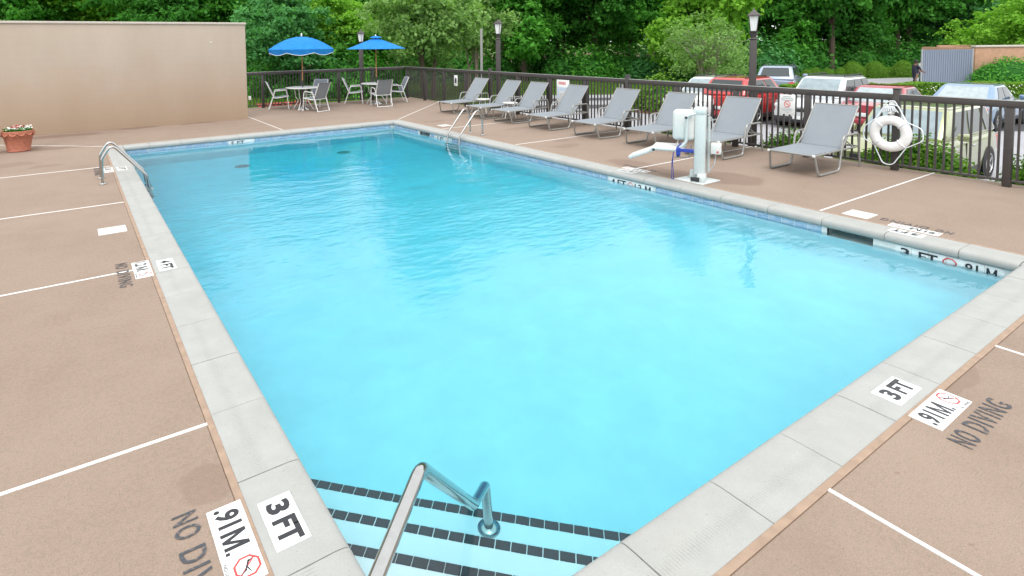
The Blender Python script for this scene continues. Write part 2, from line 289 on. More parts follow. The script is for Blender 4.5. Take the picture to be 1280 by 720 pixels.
        edge = [(0, j) for j in range(C)]+[(i, C-1) for i in range(1, R)]+[(R-1, j) for j in range(C-2, -1, -1)]+[(i, 0) for i in range(R-2, 0, -1)]
        for q in range(len(edge)):
            a = edge[q][0]*C+edge[q][1]; e2 = edge[(q+1) % len(edge)]; b = e2[0]*C+e2[1]; fs.append((a, a+K, b+K, b))
        return s.add(vs, fs, True)
    def mesh(s, name):
        me = bpy.data.meshes.new(name); me.from_pydata(s.v, [], s.f); me.update()
        if any(s.sm):
            me.polygons.foreach_set('use_smooth', s.sm); me.set_sharp_from_angle(angle=math.radians(42))
        return me
    def build(s, name, mat, parent=None, loc=None, kind=None):
        me = s.mesh(name); me.materials.append(MT[mat] if isinstance(mat, str) else mat); return link(name, me, parent, loc, kind)
def link(name, me, parent=None, loc=None, kind=None, mat=None):
    o = bpy.data.objects.new(name, me); COL.objects.link(o)
    if parent: o.parent = parent
    if loc: o.location = loc
    if kind: o['kind'] = kind
    if mat: me.materials.append(MT[mat])
    return o
def tag(o, label, cat, group=None):
    o['label'] = label; o['category'] = cat
    if group: o['group'] = group
    return o
def thing(name, label, cat, loc=(0, 0, 0), rz=0.0, group=None, kind=None):
    o = bpy.data.objects.new(name, None); COL.objects.link(o); o.location = loc; o.rotation_euler = (0, 0, rz); o.empty_display_size = .1
    if kind: o['kind'] = kind
    if label: tag(o, label, cat, group)
    return o
def root_struct(name):
    o = bpy.data.objects.new(name, None); COL.objects.link(o); o['kind'] = 'structure'; return o
KIDS = {}
def copy_tree(root, loc, rz, label=None, scale=None):
    def cp(o, par):
        c = o.copy(); COL.objects.link(c)
        if par is not None: c.parent = par
        for ch in o.children: cp(ch, c)
        return c
    r = cp(root, None); r.location = loc; r.rotation_euler = (0, 0, rz)
    if label: r['label'] = label
    if scale: r.scale = scale
    return r
def at(px, d, z=0.0):
    # ground point seen in direction of photo column px at forward distance d
    k = (px-PPX)/F_PX; return Vector((CAMPOS.x+FW.x*d+RT.x*k*d, CAMPOS.y+FW.y*d+RT.y*k*d, z))
def text_mesh(body, bold=.0, space=1.0):
    cu = bpy.data.curves.new('lettering', 'FONT'); cu.body = body; cu.size = 1; cu.offset = bold; cu.space_character = space; cu.resolution_u = 3
    o = bpy.data.objects.new('lettering', cu); COL.objects.link(o); dg = bpy.context.evaluated_depsgraph_get(); dg.update()
    me = bpy.data.meshes.new_from_object(o.evaluated_get(dg)); bpy.data.objects.remove(o); bpy.data.curves.remove(cu)
    co = np.array([v.co[:] for v in me.vertices]); lo, hi = co.min(0), co.max(0); co = (co-lo)/np.maximum(hi-lo, 1e-6); co[:, 2] = 0
    me.vertices.foreach_set('co', co.ravel()); me.update(); return me
TXT = {}
def m_mesh(stop=True):
    w_ = .8 if stop else 1.0; a = .19*w_; vs = []; fs = []
    def q(*p): o = len(vs); vs.extend((x*w_, y, 0) for x, y in p); fs.append(tuple(range(o, o+len(p))))
    q((0, 0), (.2, 0), (.2, 1), (0, 1)); q((.8, 0), (1, 0), (1, 1), (.8, 1)); q((.2, 1), (.2, .62), (.42, 0), (.5, 0), (.5, .3)); q((.8, 1), (.5, .3), (.5, 0), (.58, 0), (.8, .62))
    if stop: o = len(vs); vs.extend([(.87, 0, 0), (1, 0, 0), (1, .16, 0), (.87, .16, 0)]); fs.append((o, o+1, o+2, o+3))
    me = bpy.data.meshes.new('letter_m'); me.from_pydata(vs, [], fs); me.update(); return me
def lettering(name, body, mat, mtx, w_, h_, parent=None, bold=.0, space=1.0):
    # unit text mesh mapped to a w_ x h_ cell, mtx gives origin + axes
    key = (body, bold, space)
    if key not in TXT: TXT[key] = m_mesh(body == 'M.') if body in ('M.', 'M') else text_mesh(body, bold, space)
    me = TXT[key].copy(); me.transform(mtx @ Matrix.Diagonal((w_, h_, 1, 1))); me.materials.clear(); me.materials.append(MT[mat]); return link(name, me, parent)
def frame(o, rd, ud):
    # matrix with x=rd, y=ud
    rd, ud = Vector(rd).normalized(), Vector(ud).normalized(); n = rd.cross(ud); mm = Matrix.Identity(4)
    for i in range(3): mm[i][0] = rd[i]; mm[i][1] = ud[i]; mm[i][2] = n[i]; mm[i][3] = o[i]
    return mm

# ================================================================== STRUCTURE
W, L, CW, ZW = 6.488, 12.301, 0.325, -0.155
ZL = -.97
# ground: one sheet to the horizon with the deck's footprint left open, a low bank falling from it
def ring(x0, x1, y0, y1, z): return [(x0, y0, z), (x1, y0, z), (x1, y1, z), (x0, y1, z)]
g = MB(); vs = ring(-8, 10.42, -8, 18.36, -.07)+ring(-8.4, 11.3, -8.4, 19.0, -.42)+ring(-9.5, 12.0, -9.5, 20.4, -1.02)+ring(-60, 90, -60, 120, -1.02)+ring(-700, 900, -700, 900, -1.02)
g.add(vs, [(4*k+i, 4*(k+1)+i, 4*(k+1)+(i+1) % 4, 4*k+(i+1) % 4) for k in range(4) for i in range(4)])
g.build('ground', 'lawn', kind='structure')
# parking lot and roads
def poly_sheet(name, pts, z, mat):
    mb = MB(); mb.add([(p[0], p[1], z) for p in pts], [tuple(range(len(pts)))])
    return mb.build(name, mat, kind='structure')
A = at
poly_sheet('parking_lot', [(11.9, -9), (60, -9), A(1500, 44), A(1120, 44), A(1000, 42), A(860, 33), A(640, 33.5), A(610, 25), (11.9, 17)][:9], ZL, 'lot')
stall_front = [A(845, 23.6), A(880, 22.6), A(1000, 20.2), A(1130, 19.3), A(1300, 18.6)]; stall_back = [A(1330, 28.6), A(1130, 29.0), A(1000, 29.6), A(845, 30)]
poly_sheet('asphalt_stalls', stall_front+stall_back, ZL+.004, 'asphalt')
poly_sheet('dark_band', [A(640, 26.4), A(835, 26.6), A(838, 28.2), A(640, 28.0)], ZL+.004, 'asphalt')  # dark sheet crossing the pale lot
poly_sheet('dark_strip', [A(640, 30.0), A(842, 30.2), A(842, 31.6), A(640, 31.4)], ZL+.004, 'asphalt')  # second dark sheet farther back on the lot
poly_sheet('road', [A(880, 46.8), A(1500, 46.8), A(1500, 55), A(880, 52)], ZL+.004, 'road')
for a, b in ((873, 1.0), (925, 1), (1000, 1), (1062, 1), (1130, 1), (1230, 1)):
    p0 = A(a, 22.8 if a < 900 else (21.8 if a < 960 else (20.6 if a < 1050 else 19.6))); mb = MB(); mb.box(0, 4.6, -.05, .05, 0, .003)
    o = mb.build('stall_line', 'line_paint', kind='structure'); o.location = (p0.x, p0.y, ZL+.006); o.rotation_euler = (0, 0, math.radians(2))
# deck slabs
deck = root_struct('pool_deck')
JW = .011; X0, X1, Y0, Y1 = -7.0, 10.46, -6.5, 18.4; SE = CW+.02
slabs = []
ys = [Y0, -3.8, -1.03, 1.77, 4.54, 7.34, 10.2, 12.75]
for a, b in zip(ys[:-1], ys[1:]):
    slabs.append([(X0, a), (-3.9, a), (-3.9, b), (X0, b)])
    if a >= -1.03-1e-6: slabs.append([(-3.9, a), (-SE, a), (-SE, b), (-3.9, b)] if b < 12 else [(-3.9, a), (-SE, a), (-SE, L+SE), (-3.9, L+SE+2.95)])
FY = L+SE
slabs.append([(X0, 12.75), (-3.9, 12.75), (-3.9, Y1), (X0, Y1)])
slabs.append([(-3.9, FY+2.95), (-SE, FY), (3.55, FY), (3.55, Y1), (-3.9, Y1)])
RX = W+SE; dg = 15.95-FY
slabs.append([(3.55, FY), (RX, FY), (X1, FY+(X1-RX)*.96), (X1, Y1), (3.55, Y1)])
slabs.append([(RX, 10.4), (X1, 10.4), (X1, FY+(X1-RX)*.96), (RX, FY)])
for a, b in ((7.62, 10.4), (4.72, 7.62), (1.86, 4.72), (-1.03, 1.86)): slabs.append([(RX, a), (X1, a), (X1, b), (RX, b)])
xs = [-3.9, -1.4, 2.02, 4.38, RX, X1]
for a, b in ((-1.4, 2.02), (2.02, 4.38), (4.38, RX)): slabs.append([(a, Y0), (b, Y0), (b, -SE), (a, -SE)] if a > -1 else [(a, Y0), (b, Y0), (b, -SE), (-SE, -SE), (-SE, -1.03), (a, -1.03)])
slabs.append([(RX, Y0), (X1, Y0), (X1, -1.03), (RX, -1.03)]); slabs.append([(-3.9, Y0), (-1.4, Y0), (-1.4, -1.03), (-3.9, -1.03)])
def inset(poly, d):
    n = len(poly); out = []
    for i in range(n):
        a, b, c_ = Vector(poly[i-1]), Vector(poly[i]), Vector(poly[(i+1) % n]); e1 = (b-a).normalized(); e2 = (c_-b).normalized(); n1 = Vector((-e1.y, e1.x)); n2 = Vector((-e2.y, e2.x)); k = (n1+n2)/(1+n1.dot(n2)); q = b+k*d; out.append((q.x, q.y))
    return out
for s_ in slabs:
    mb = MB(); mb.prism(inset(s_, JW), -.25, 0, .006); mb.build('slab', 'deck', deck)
def strip(name, p, q, wd, z, mat, par, wob=0.0):
    p, q = Vector(p), Vector(q); t = (q-p).normalized(); n = Vector((-t.y, t.x)); mb = MB(); a = p+n*wd/2; b = p-n*wd/2; c_ = q-n*wd/2; d = q+n*wd/2
    mb.prism([tuple(b), tuple(c_), tuple(d), tuple(a)], -.12, z, .002); return mb.build(name, mat, par)
J2 = .0235
for y in ys[1:-1]:
    strip('joint_strip', (-3.9, y), (-SE if y > -1 else -1.4, y), J2, .0025, 'joint', deck)
strip('joint_strip', (-3.9, FY+2.95), (-SE, FY), J2, .0025, 'joint', deck)
for y in (1.86, 4.72, 7.62, 10.4): strip('joint_strip', (RX, y), (X1, y), J2, .0025, 'joint', deck)
strip('joint_strip', (RX, FY), (X1, FY+(X1-RX)*.96), J2, .0025, 'joint', deck)
strip('joint_strip', (3.55, FY), (3.55, Y1), J2, .0025, 'joint', deck)
for x in (2.02, 4.38, RX): strip('joint_strip', (x, -SE), (x, Y0), J2, .0025, 'joint', deck)
for (p_, q_) in (((-CW-.014, -SE), (-CW-.014, FY)), ((W+CW+.014, -SE), (W+CW+.014, FY)), ((-SE, -CW-.014), (RX, -CW-.014)), ((-SE, L+CW+.014), (RX, L+CW+.014))):
    p_, q_ = Vector(p_), Vector(q_); cx = Vector((W/2, L/2))
    strip('sealant_strip', p_+(cx-p_)*0, q_, .036, .003, 'sealant', deck)
# coping: bullnose stones, nose towards the water; local x along the edge, local y outward from the pool edge
coping = root_struct('pool_coping')
def stone_mesh(ln):
    prof = [(CW, -.1), (CW, -.004), (CW-.004, .0)]
    prof = [(.024, -.092), (.01, -.088), (.002, -.079), (-.003, -.065), (-.004, -.048), (-.002, -.032), (.004, -.018), (.013, -.008), (.025, -.002), (.04, .001), (.08, .003), (.16, .002), (CW-.006, .0), (CW, -.005), (CW, -.092)]
    n = len(prof); xs_ = (-ln/2, -ln/2+.003, ln/2-.003, ln/2); vs = []
    cy, cz = .16, -.05
    for i, x in enumerate(xs_):
        for (y, z) in prof: vs.append((x, y, z) if i in (1, 2) else (x, y+(cy-y)*.012, z+(cz-z)*.04))
    fs = [tuple(range(n)), tuple(3*n+k for k in range(n))[::-1]]
    for i in range(3):
        for k in range(n): fs.append((i*n+k, (i+1)*n+k, (i+1)*n+(k+1) % n, i*n+(k+1) % n))
    mb = MB(); mb.add(vs, fs, True); me = mb.mesh('coping_stone'); me.set_sharp_from_angle(angle=math.radians(28)); me.materials.append(MT['coping']); bm = bmesh.new(); bm.from_mesh(me); bmesh.ops.recalc_face_normals(bm, faces=bm.faces[:]); bm.to_mesh(me); bm.free(); return me
SM = {}
def stones(p, dirv, outv, length, joints):
    p = Vector(p); dirv = Vector(dirv); rz = math.atan2(dirv[1], dirv[0])
    # local y must be outward: if dir x out is -z mirror by walking the other way
    cross = dirv.x*outv[1]-dirv.y*outv[0]
    for a, b in zip(joints[:-1], joints[1:]):
        ln = round(b-a-.005, 3)
        if ln not in SM: SM[ln] = stone_mesh(ln)
        c_ = p+dirv*((a+b)/2); o = link('coping_stone', SM[ln], coping); o.location = (c_.x, c_.y, random.uniform(-.001, .0015)); o.rotation_euler = (0, 0, rz if cross > 0 else rz+PI)
def joints(first, step, length):
    out = [0.0]; q = first
    while q < length-.2: out.append(q); q += step
    out.append(length); return out
stones((0, 0), Vector((0, 1)), (-1, 0), L, joints(.6, .622, L))
stones((W, 0), Vector((0, 1)), (1, 0), L, joints(.44, .622, L))
stones((0, 0), Vector((1, 0)), (0, -1), W, joints(.34, .633, W))
stones((0, L), Vector((1, 0)), (0, 1), W, joints(.5, .633, W))
for (x0, x1, y0, y1) in ((-CW, -.002, -CW, -.002), (W+.002, W+CW, -CW, -.002), (-CW, -.002, L+.002, L+CW), (W+.002, W+CW, L+.002, L+CW)):
    mb = MB(); mb.bbox(x0+.003, x1-.002, y0+.003, y1-.002, -.095, .001, .008); mb.build('coping_corner', 'coping', coping)
mb = MB(); z0, z1 = -.25, -.012
for (x0, x1, y0, y1) in ((-CW, .008-.0, -CW, L+CW),): pass
o_ = .022
for (x0, x1, y0, y1) in ((-CW+.002, -o_, -CW+.002, L+CW-.002), (W+o_, W+CW-.002, -CW+.002, L+CW-.002), (-o_, W+o_, -CW+.002, -o_), (-o_, W+o_, L+o_, L+CW-.002)):
    mb.box(x0, x1, y0, y1, -.14 if x0 < W else -.088, -.012) if False else mb.box(x0, x1, y0, y1, -.0895, -.014)
mb.build('grout_bed', 'grout', coping)
# swimming pool basin
pool = root_struct('swimming_pool')
def wall_quads(mb, x0, x1, y0, y1, zt, zb_fn):
    pass
wl = -.024   # wall plane outside the coping nose
ZF0, ZF1 = -1.07, -1.72
def zf(y): return ZF0 if y < 2.5 else (ZF0+(ZF1-ZF0)*min(1, (y-2.5)/8.0))
bx0, bx1, by0, by1 = wl, W-wl, wl, L-wl
Ysec = [by0, 2.5, 10.5, by1]; mb = MB(); zt = -.245; R_ = .12
for a, b in zip(Ysec[:-1], Ysec[1:]):
    za, zb = zf(a), zf(b)
    prof = lambda y, z: [(bx0, y, zt), (bx0, y, z+R_), (bx0+.04, y, z+.035), (bx0+R_, y, z), (bx1-R_, y, z), (bx1-.04, y, z+.035), (bx1, y, z+R_), (bx1, y, zt)]
    mb.add(prof(a, za)+prof(b, zb), [(k, k+1, 8+k+1, 8+k) for k in range(7)], True)
mb.add([(bx0, by0, zt), (bx1, by0, zt), (bx1, by0, ZF0), (bx0, by0, ZF0)], [(0, 3, 2, 1)]); mb.add([(bx0, by1, zt), (bx1, by1, zt), (bx1, by1, ZF1), (bx0, by1, ZF1)], [(0, 1, 2, 3)])
mb.build('basin', 'plaster', pool)
# band behind the tiles, open at the two skimmer mouths
SK = ((1.17, 1.63), (10.45, 10.91)); mb = MB(); t_ = .05
segs = [by0, SK[0][0], SK[0][1], SK[1][0], SK[1][1], by1]
for k in range(0, 6, 2): mb.box(bx1, bx1+t_, segs[k], segs[k+1], -.25, -.088)
mb.box(bx0-t_, bx0, by0, by1, -.25, -.088); mb.box(bx0, bx1, by1, by1+t_, -.25, -.088); mb.box(bx0, bx1, by0-t_, by0, -.25, -.088)
mb.build('tile_backing', 'wtile_grout', pool)
for a, b in SK:
    mb = MB(); x0, x1 = bx1+.0, bx1+.28
    mb.add([(x0, a, -.245), (x0, b, -.245), (x1, b, -.245), (x1, a, -.245), (x0, a, -.09), (x0, b, -.09), (x1, b, -.09), (x1, a, -.09)], [(0, 1, 2, 3), (1, 5, 6, 2), (3, 2, 6, 7), (0, 3, 7, 4), (4, 7, 6, 5)])
    mb.build('skimmer_throat', 'white_plastic', pool)
# waterline tiles
tm = MB(); tm.bbox(-.0735, .0735, -.006, .004, -.07, .07, .004, seg=1); tme = tm.mesh('waterline_tile'); tme.materials.append(MT['wtile'])
MARKF = ((.1, .97), (4.02, 4.86), (9.6, 10.15))
k = 0
for i in range(int(L/.153)+1):
    y = .08+i*.153
    if y > L-.06: break
    if any(a-.07 < y < b+.07 for a, b in MARKF+SK): continue
    o = link('waterline_tile', tme, pool); o.location = (bx1-.001, y, -.163); o.rotation_euler = (0, 0, PI/2)
for i in range(int(W/.153)+1):
    x = .08+i*.153
    if x > W-.06: break
    if 2.15 < x < 2.75: continue
    o = link('waterline_tile', tme, pool); o.location = (x, by1-.001, -.163)
mb = MB()
for i in range(80):
    y = .08+i*.153
    if y < L-.06: mb.bbox(bx0-.002, bx0+.006, y-.0735, y+.0735, -.233, -.093, .003, seg=1)
for i in range(42):
    x = .08+i*.153
    if x < W-.06: mb.bbox(x-.0735, x+.0735, by0-.002, by0+.006, -.233, -.093, .003, seg=1)
mb.build('waterline_tile_row', 'wtile', pool, kind='stuff')
# white marker tiles on the far faces with their lettering
def face_mark(rng, groups):
    a, b = rng; n = max(1, int(round((b-a)/.152))); s_ = (b-a)/n; mw = MB(); mw.bbox(-s_/2+.002, s_/2-.002, -.006, .004, -.07, .07, .003, seg=1); me = mw.mesh('marker_tile'); me.materials.append(MT['white_tile'])
    for i in range(n):
        o = link('marker_tile', me, pool); o.location = (bx1-.001, a+s_*(i+.5), -.163); o.rotation_euler = (0, 0, PI/2)
    for (txt, u0, u1, mat) in groups:
        # read from inside the pool looking +x: reading direction is -y
        lettering('marker_lettering', txt, mat, frame((bx1-.0085, b-(b-a)*u0, -.213), (0, -1, 0), (0, 0, 1)), (b-a)*(u1-u0), .1, pool, .02)
    return
face_mark(MARKF[0], [('3', .06, .15, 'black_print'), ('FT', .24, .42, 'black_print'), ('.91', .64, .78, 'black_print'), ('M.', .85, .96, 'black_print')])
face_mark(MARKF[1], [('4', .05, .14, 'black_print'), ('FT', .2, .4, 'black_print'), ('1.2', .6, .75, 'black_print'), ('M', .83, .95, 'black_print')])
face_mark(MARKF[2], [('5', .08, .22, 'black_print'), ('FT', .32, .6, 'black_print')])
for (a, b) in ((.53*.87, .62*.87), ):
    mb = MB(); c_ = MARKF[0][1]-.53*(MARKF[0][1]-MARKF[0][0]); n = 8
    mb.tube([(bx1-.0085, c_+.055*math.cos(2*PI*(i+.5)/n), -.163+.055*math.sin(2*PI*(i+.5)/n)) for i in range(n)], .006, 4, closed=True); mb.build('no_diving_mark', 'red_print', pool)
    mb = MB(); c_ = MARKF[1][1]-.5*(MARKF[1][1]-MARKF[1][0])
    mb.tube([(bx1-.0085, c_+.05*math.cos(2*PI*(i+.5)/n), -.163+.05*math.sin(2*PI*(i+.5)/n)) for i in range(n)], .005, 4, closed=True); mb.build('no_diving_mark', 'red_print', pool)
mw = MB(); mw.bbox(2.16, 2.74, by1-.007, by1+.002, -.233, -.093, .003, seg=1); mw.build('marker_tile', 'white_tile', pool)
lettering('marker_lettering', '5 FT', 'black_print', frame((2.22, by1-.0085, -.213), (1, 0, 0), (0, 0, 1)), .3, .1, pool, .02)
# corner steps at 45 degrees with dark edge tiles
STEPS = ((-.39, 1.05), (-.58, 1.475), (-.77, 1.90))
ste = MB(); ste.bbox(-.0372, .0372, -.027, .027, -.004, .0045, .002, seg=1); sme = ste.mesh('step_tile'); sme.materials.append(MT['dark_tile'])
for (z, c_) in STEPS:
    mb = MB(); q = c_-2*wl
    mb.prism([(wl, wl), (wl+q, wl), (wl, wl+q)], -1.2, z, .012); st_ = mb.build('step', 'plaster', pool)
    a, b = Vector((wl+.0, c_-wl)), Vector((c_-wl, wl)); t = (b-a); ln = t.length; t.normalize(); inn = Vector((-1, -1)).normalized()
    n = int(ln/.0775)
    for i in range(n):
        p_ = a+t*((i+.5)*ln/n)+inn*.038
        if p_.x < wl+.05 or p_.y < wl+.05: continue
        o = link('step_tile', sme, st_); o.location = (p_.x, p_.y, z+.0005); o.rotation_euler = (0, 0, math.atan2(t.y, t.x))
# main drains
for x, y in ((2.18, 11.2), (4.6, 11.3)):
    mb = MB(); z = zf(y); mb.lathe([(0, .03), (.1, .03), (.15, .022), (.17, 0)], 20)
    d_ = mb.build('main_drain', 'sign_grey', pool, (x, y, z-.005))
    mb = MB()
    for i in range(8):
        a = 2*PI*i/8; mb.bbox(.03, .13, -.008, .008, .031, .037, .002, Matrix.Rotation(a, 4, 'Z'), 1)
    mb.build('drain_slots', 'black_metal', d_)
# water body
mb = MB(); mb.box(bx0-.03, bx1+.27, by0-.03, by1+.03, -2.2, ZW); mb.build('pool_water', 'water', kind='structure')

# ================================================================== OBJECTS
# ---- depth marker plates set in deck and coping
def no_dive_icon(par, mtx, s):
    # red octagon ring with slash over a diving figure, drawn in a s x s cell
    mb = MB(); n = 8; c_ = s/2; R1, R2 = s*.4, s*.33; vs = []
    for i in range(n):
        a = 2*PI*(i+.5)/n; vs += [(c_+R1*math.cos(a), c_+.04*s+R1*math.sin(a), 0), (c_+R2*math.cos(a), c_+.04*s+R2*math.sin(a), 0)]
    mb.add(vs, [(2*i, 2*((i+1) % n), 2*((i+1) % n)+1, 2*i+1) for i in range(n)], mat=mtx)
    d = R2*.96; w_ = s*.022; a = math.radians(135); u = Vector((math.cos(a), math.sin(a), 0)); v = Vector((-u.y, u.x, 0)); o = Vector((c_, c_+.04*s, 0))
    mb.add([o-u*d-v*w_, o-u*d+v*w_, o+u*d+v*w_, o+u*d-v*w_], [(3, 2, 1, 0)], mat=mtx); mb.build('no_diving_octagon', 'red_print', par)
    mb = MB(); mm = mtx @ Matrix.Translation((0, 0, .0008)); pts = [((.3, .62), (.62, .46), .028), ((.5, .52), (.72, .6), .02), ((.6, .5), (.7, .34), .022), ((.36, .6), (.28, .74), .018)]
    for (a1, b1, w1) in pts:
        a1, b1 = Vector((*a1, 0))*s, Vector((*b1, 0))*s; t = (b1-a1).normalized(); q = Vector((-t.y, t.x, 0))*w1*s; mb.add([a1-q, b1-q*.6, b1+q*.6, a1+q], [(0, 1, 2, 3)], mat=mm)
    mb.build('diver_figure', 'black_print', par)
def marker_set(origin, rd, ud, s0, ft, mtr, where, faded=False):
    # origin = pool edge point, rd reading direction, ud towards the water; d measured outward from the edge
    rd, ud = Vector((*rd, 0)), Vector((*ud, 0)); O = Vector((*origin, 0))
    T = .1525
    def cell(s, d, z): return frame(O+rd*s-ud*d+Vector((0, 0, z)), rd, ud)
    t = thing('depth_marker', f'white {ft} depth marker set in the coping {where}', 'depth marker', O+rd*(s0+.0)-ud*.2)
    t.location = (0, 0, 0)
    for k in range(2):
        mb = MB(); mb.bbox(.0015+k*T, (k+1)*T-.0015, 0, T, -.004, .0065, .002, cell(s0, .28, 0), 1); mb.build('tile', 'white_tile', t)
    num, unit = ft.split(' ')
    lettering('numeral', num, 'black_print', cell(s0+.035, .255, .0072), .075, .105, t, .045); lettering('unit_letters', unit, 'black_print', cell(s0+T-.01, .255, .0072), .145, .105, t, .045)
    t2 = thing('depth_marker', f'white {mtr} depth marker with red octagon {where}', 'depth marker')
    s1 = s0-.075
    for k in range(3):
        mb = MB(); mb.bbox(.0015+k*T, (k+1)*T-.0015, 0, T, -.004, .0065, .002, cell(s1, .49, 0), 1); mb.build('tile', 'white_tile', t2)
    num, unit = mtr.split(' ')
    lettering('numeral', num, 'black_print', cell(s1+.018, .465, .0072), .12, .105, t2, .035); lettering('unit_letters', unit, 'black_print', cell(s1+T+.016, .465, .0072), .122, .105, t2, .004)
    no_dive_icon(t2, cell(s1+2*T+.003, .478, .0072), .142); lettering('no_diving_words', 'NO DIVING', 'black_print', cell(s1+2*T+.02, .487, .0072), .115, .016, t2, .01)
    sten = thing('painted_warning', f'dark worn NO DIVING stencil on the deck {where}', 'stencil')
    lettering('word', 'NO', 'stencil', cell(s0-.13, .63, .0035), .15, .108, sten, .012, 1.2); lettering('word', 'DIVING', 'stencil', cell(s0+.085, .63, .0035), .44, .108, sten, .012, 1.2)
marker_set((0, 0), (0, -1), (1, 0), -1.03, '3 FT', '.91 M.', 'beside the pool stairs')
marker_set((0, 0), (1, 0), (0, 1), 3.05, '3 FT', '.91 M.', 'at the shallow end')
marker_set((0, 0), (0, -1), (1, 0), -4.66, '4 FT', '1.2 M.', 'by the lone skimmer lid')
marker_set((0, 0), (0, -1), (1, 0), -10.0, '5 FT', '1.5 M.', 'behind the flowerpot-side ladder')
marker_set((W, 0), (0, 1), (-1, 0), .78, '3 FT', '.91 M.', 'facing the life ring')
marker_set((W, 0), (0, 1), (-1, 0), 4.5, '4 FT', '1.2 M.', 'next to the pool lift')
for (x, y, lab) in ((-.575, 6.03, 'white rectangular skimmer lid between the ladder and the 4 FT marker'), (7.06, 1.52, 'white skimmer lid set in the deck near the life ring'), (7.2, 10.85, 'white skimmer lid in the deck beyond the ladder by the loungers')):
    t = thing('skimmer_lid', lab, 'skimmer lid', (x, y, 0)); mb = MB(); mb.bbox(-.145, .145, -.135, .135, -.01, .007, .004); mb.build('cover', 'white_plastic', t); mb = MB(); mb.lathe([(0, .0085), (.012, .0085), (.014, .006)], 10); mb.build('finger_hole', 'sign_grey', t)

# ---- privacy wall
t = thing('privacy_wall', 'tall beige stucco wall with pale cap behind the pool', 'wall', (-1.7, 15.5, 0))
mb = MB(); mb.bbox(-6.5, 5.14, 0, .2, -.2, 2.72, .012); mb.build('wall_panel', 'stucco', t)
mb = MB(); mb.bbox(-6.52, 5.165, -.025, .225, 2.715, 2.775, .01); mb.build('cap', 'stucco_cap', t)
mb = MB(); mb.bbox(4.15, 4.21, -.008, 0.01, 2.2, 2.23, .003); mb.build('wall_tab', 'white_plastic', t)
t = tag(MB().bbox(3.5, 3.58, 15.62, 15.68, .52, .63, .01).build('outlet_box', 'white_plastic'), 'small white outlet box on the end of the stucco wall', 'outlet box')
# ---- flowerpot and dark post
t = thing('flowerpot', 'terracotta pot of white and red flowers by the stucco wall', 'flowerpot', (-1.86, 13.12, 0))
mb = MB(); mb.lathe([(0, .005), (.2, 0), (.215, .02), (.205, .04), (.235, .2), (.255, .3), (.262, .31), (.275, .335), (.285, .42), (.278, .435), (.255, .43), (.245, .36), (0, .36)], 32); mb.build('pot', 'terracotta', t)
mb = MB(); N_ = 12
for i in range(N_):
    a0 = 2*PI*i/N_; mb.tube([((.283+.0)*math.cos(a0+u*2*PI/N_), .283*math.sin(a0+u*2*PI/N_), .395-.055*math.sin(u*PI)) for u in np.linspace(0, 1, 7)], [.008, .014, .02, .022, .02, .014, .008], 6)
mb.build('garland_relief', 'terracotta', t); mb = MB(); mb.lathe([(0, .4), (.24, .385)], 20); mb.build('soil', 'soil', t)
def leaf_cloud(pts, nrm, size, name, mats, asp=.6, tint=None):
    n = len(pts); pts = np.asarray(pts, float); nrm = np.asarray(nrm, float); nrm = nrm/np.maximum(np.linalg.norm(nrm, axis=1, keepdims=True), 1e-6)
    a = RNG.normal(size=(n, 3)); u = np.cross(nrm, a); u /= np.maximum(np.linalg.norm(u, axis=1, keepdims=True), 1e-6); v = np.cross(nrm, u); s = np.asarray(size, float).reshape(-1, 1)*np.ones((n, 1))
    V = np.stack([pts-u*s*.5, pts-v*s*asp*.5+u*s*.05-nrm*s*.06, pts+u*s*.5, pts+v*s*asp*.5+u*s*.05-nrm*s*.06], 1).reshape(-1, 3)
    me = bpy.data.meshes.new(name); me.vertices.add(4*n); me.vertices.foreach_set('co', V.ravel()); me.loops.add(4*n); me.loops.foreach_set('vertex_index', np.arange(4*n, dtype=np.int32)); me.polygons.add(n); me.polygons.foreach_set('loop_start', np.arange(0, 4*n, 4, dtype=np.int32)); me.update(calc_edges=True)
    at_ = me.attributes.new('tint', 'FLOAT', 'FACE'); at_.data.foreach_set('value', (RNG.random(n) if tint is None else np.clip(tint, 0, 1)).astype(np.float32))
    for q in (mats if isinstance(mats, (list, tuple)) else [mats]): me.materials.append(MT[q])
    return me
def disc_pts(n, R, z, dz):
    r = R*np.sqrt(RNG.random(n)); a = RNG.random(n)*2*PI; return np.stack([r*np.cos(a), r*np.sin(a), z+dz*RNG.random(n)], 1)
q = disc_pts(500, .25, .4, .08); nr = RNG.normal(size=(500, 3))*.6+[0, 0, 1]; link('leaves', leaf_cloud(q, nr, .05, 'leaves', 'leaf_dark'), t)
q = disc_pts(130, .26, .46, .05); link('white_blossoms', leaf_cloud(q, RNG.normal(size=(130, 3))*.4+[0, 0, 1], .038, 'white_blossoms', 'petal_white', 1.0), t)
q = disc_pts(50, .13, .47, .06); link('red_blossoms', leaf_cloud(q, RNG.normal(size=(50, 3))*.4+[0, 0, 1], .04, 'red_blossoms', 'petal_red', 1.0), t)
t = thing('gate_post', 'dark metal gate post beside the flowerpot', 'post', (-2.27, 13.0, 0)); mb = MB(); mb.bbox(-.06, .06, -.06, .06, 0, 1.3, .006); mb.build('post', 'black_metal', t); mb = MB(); mb.lathe([(.085, 0), (.085, .012), (.06, .02)], 12); mb.build('base_flange', 'black_metal', t)

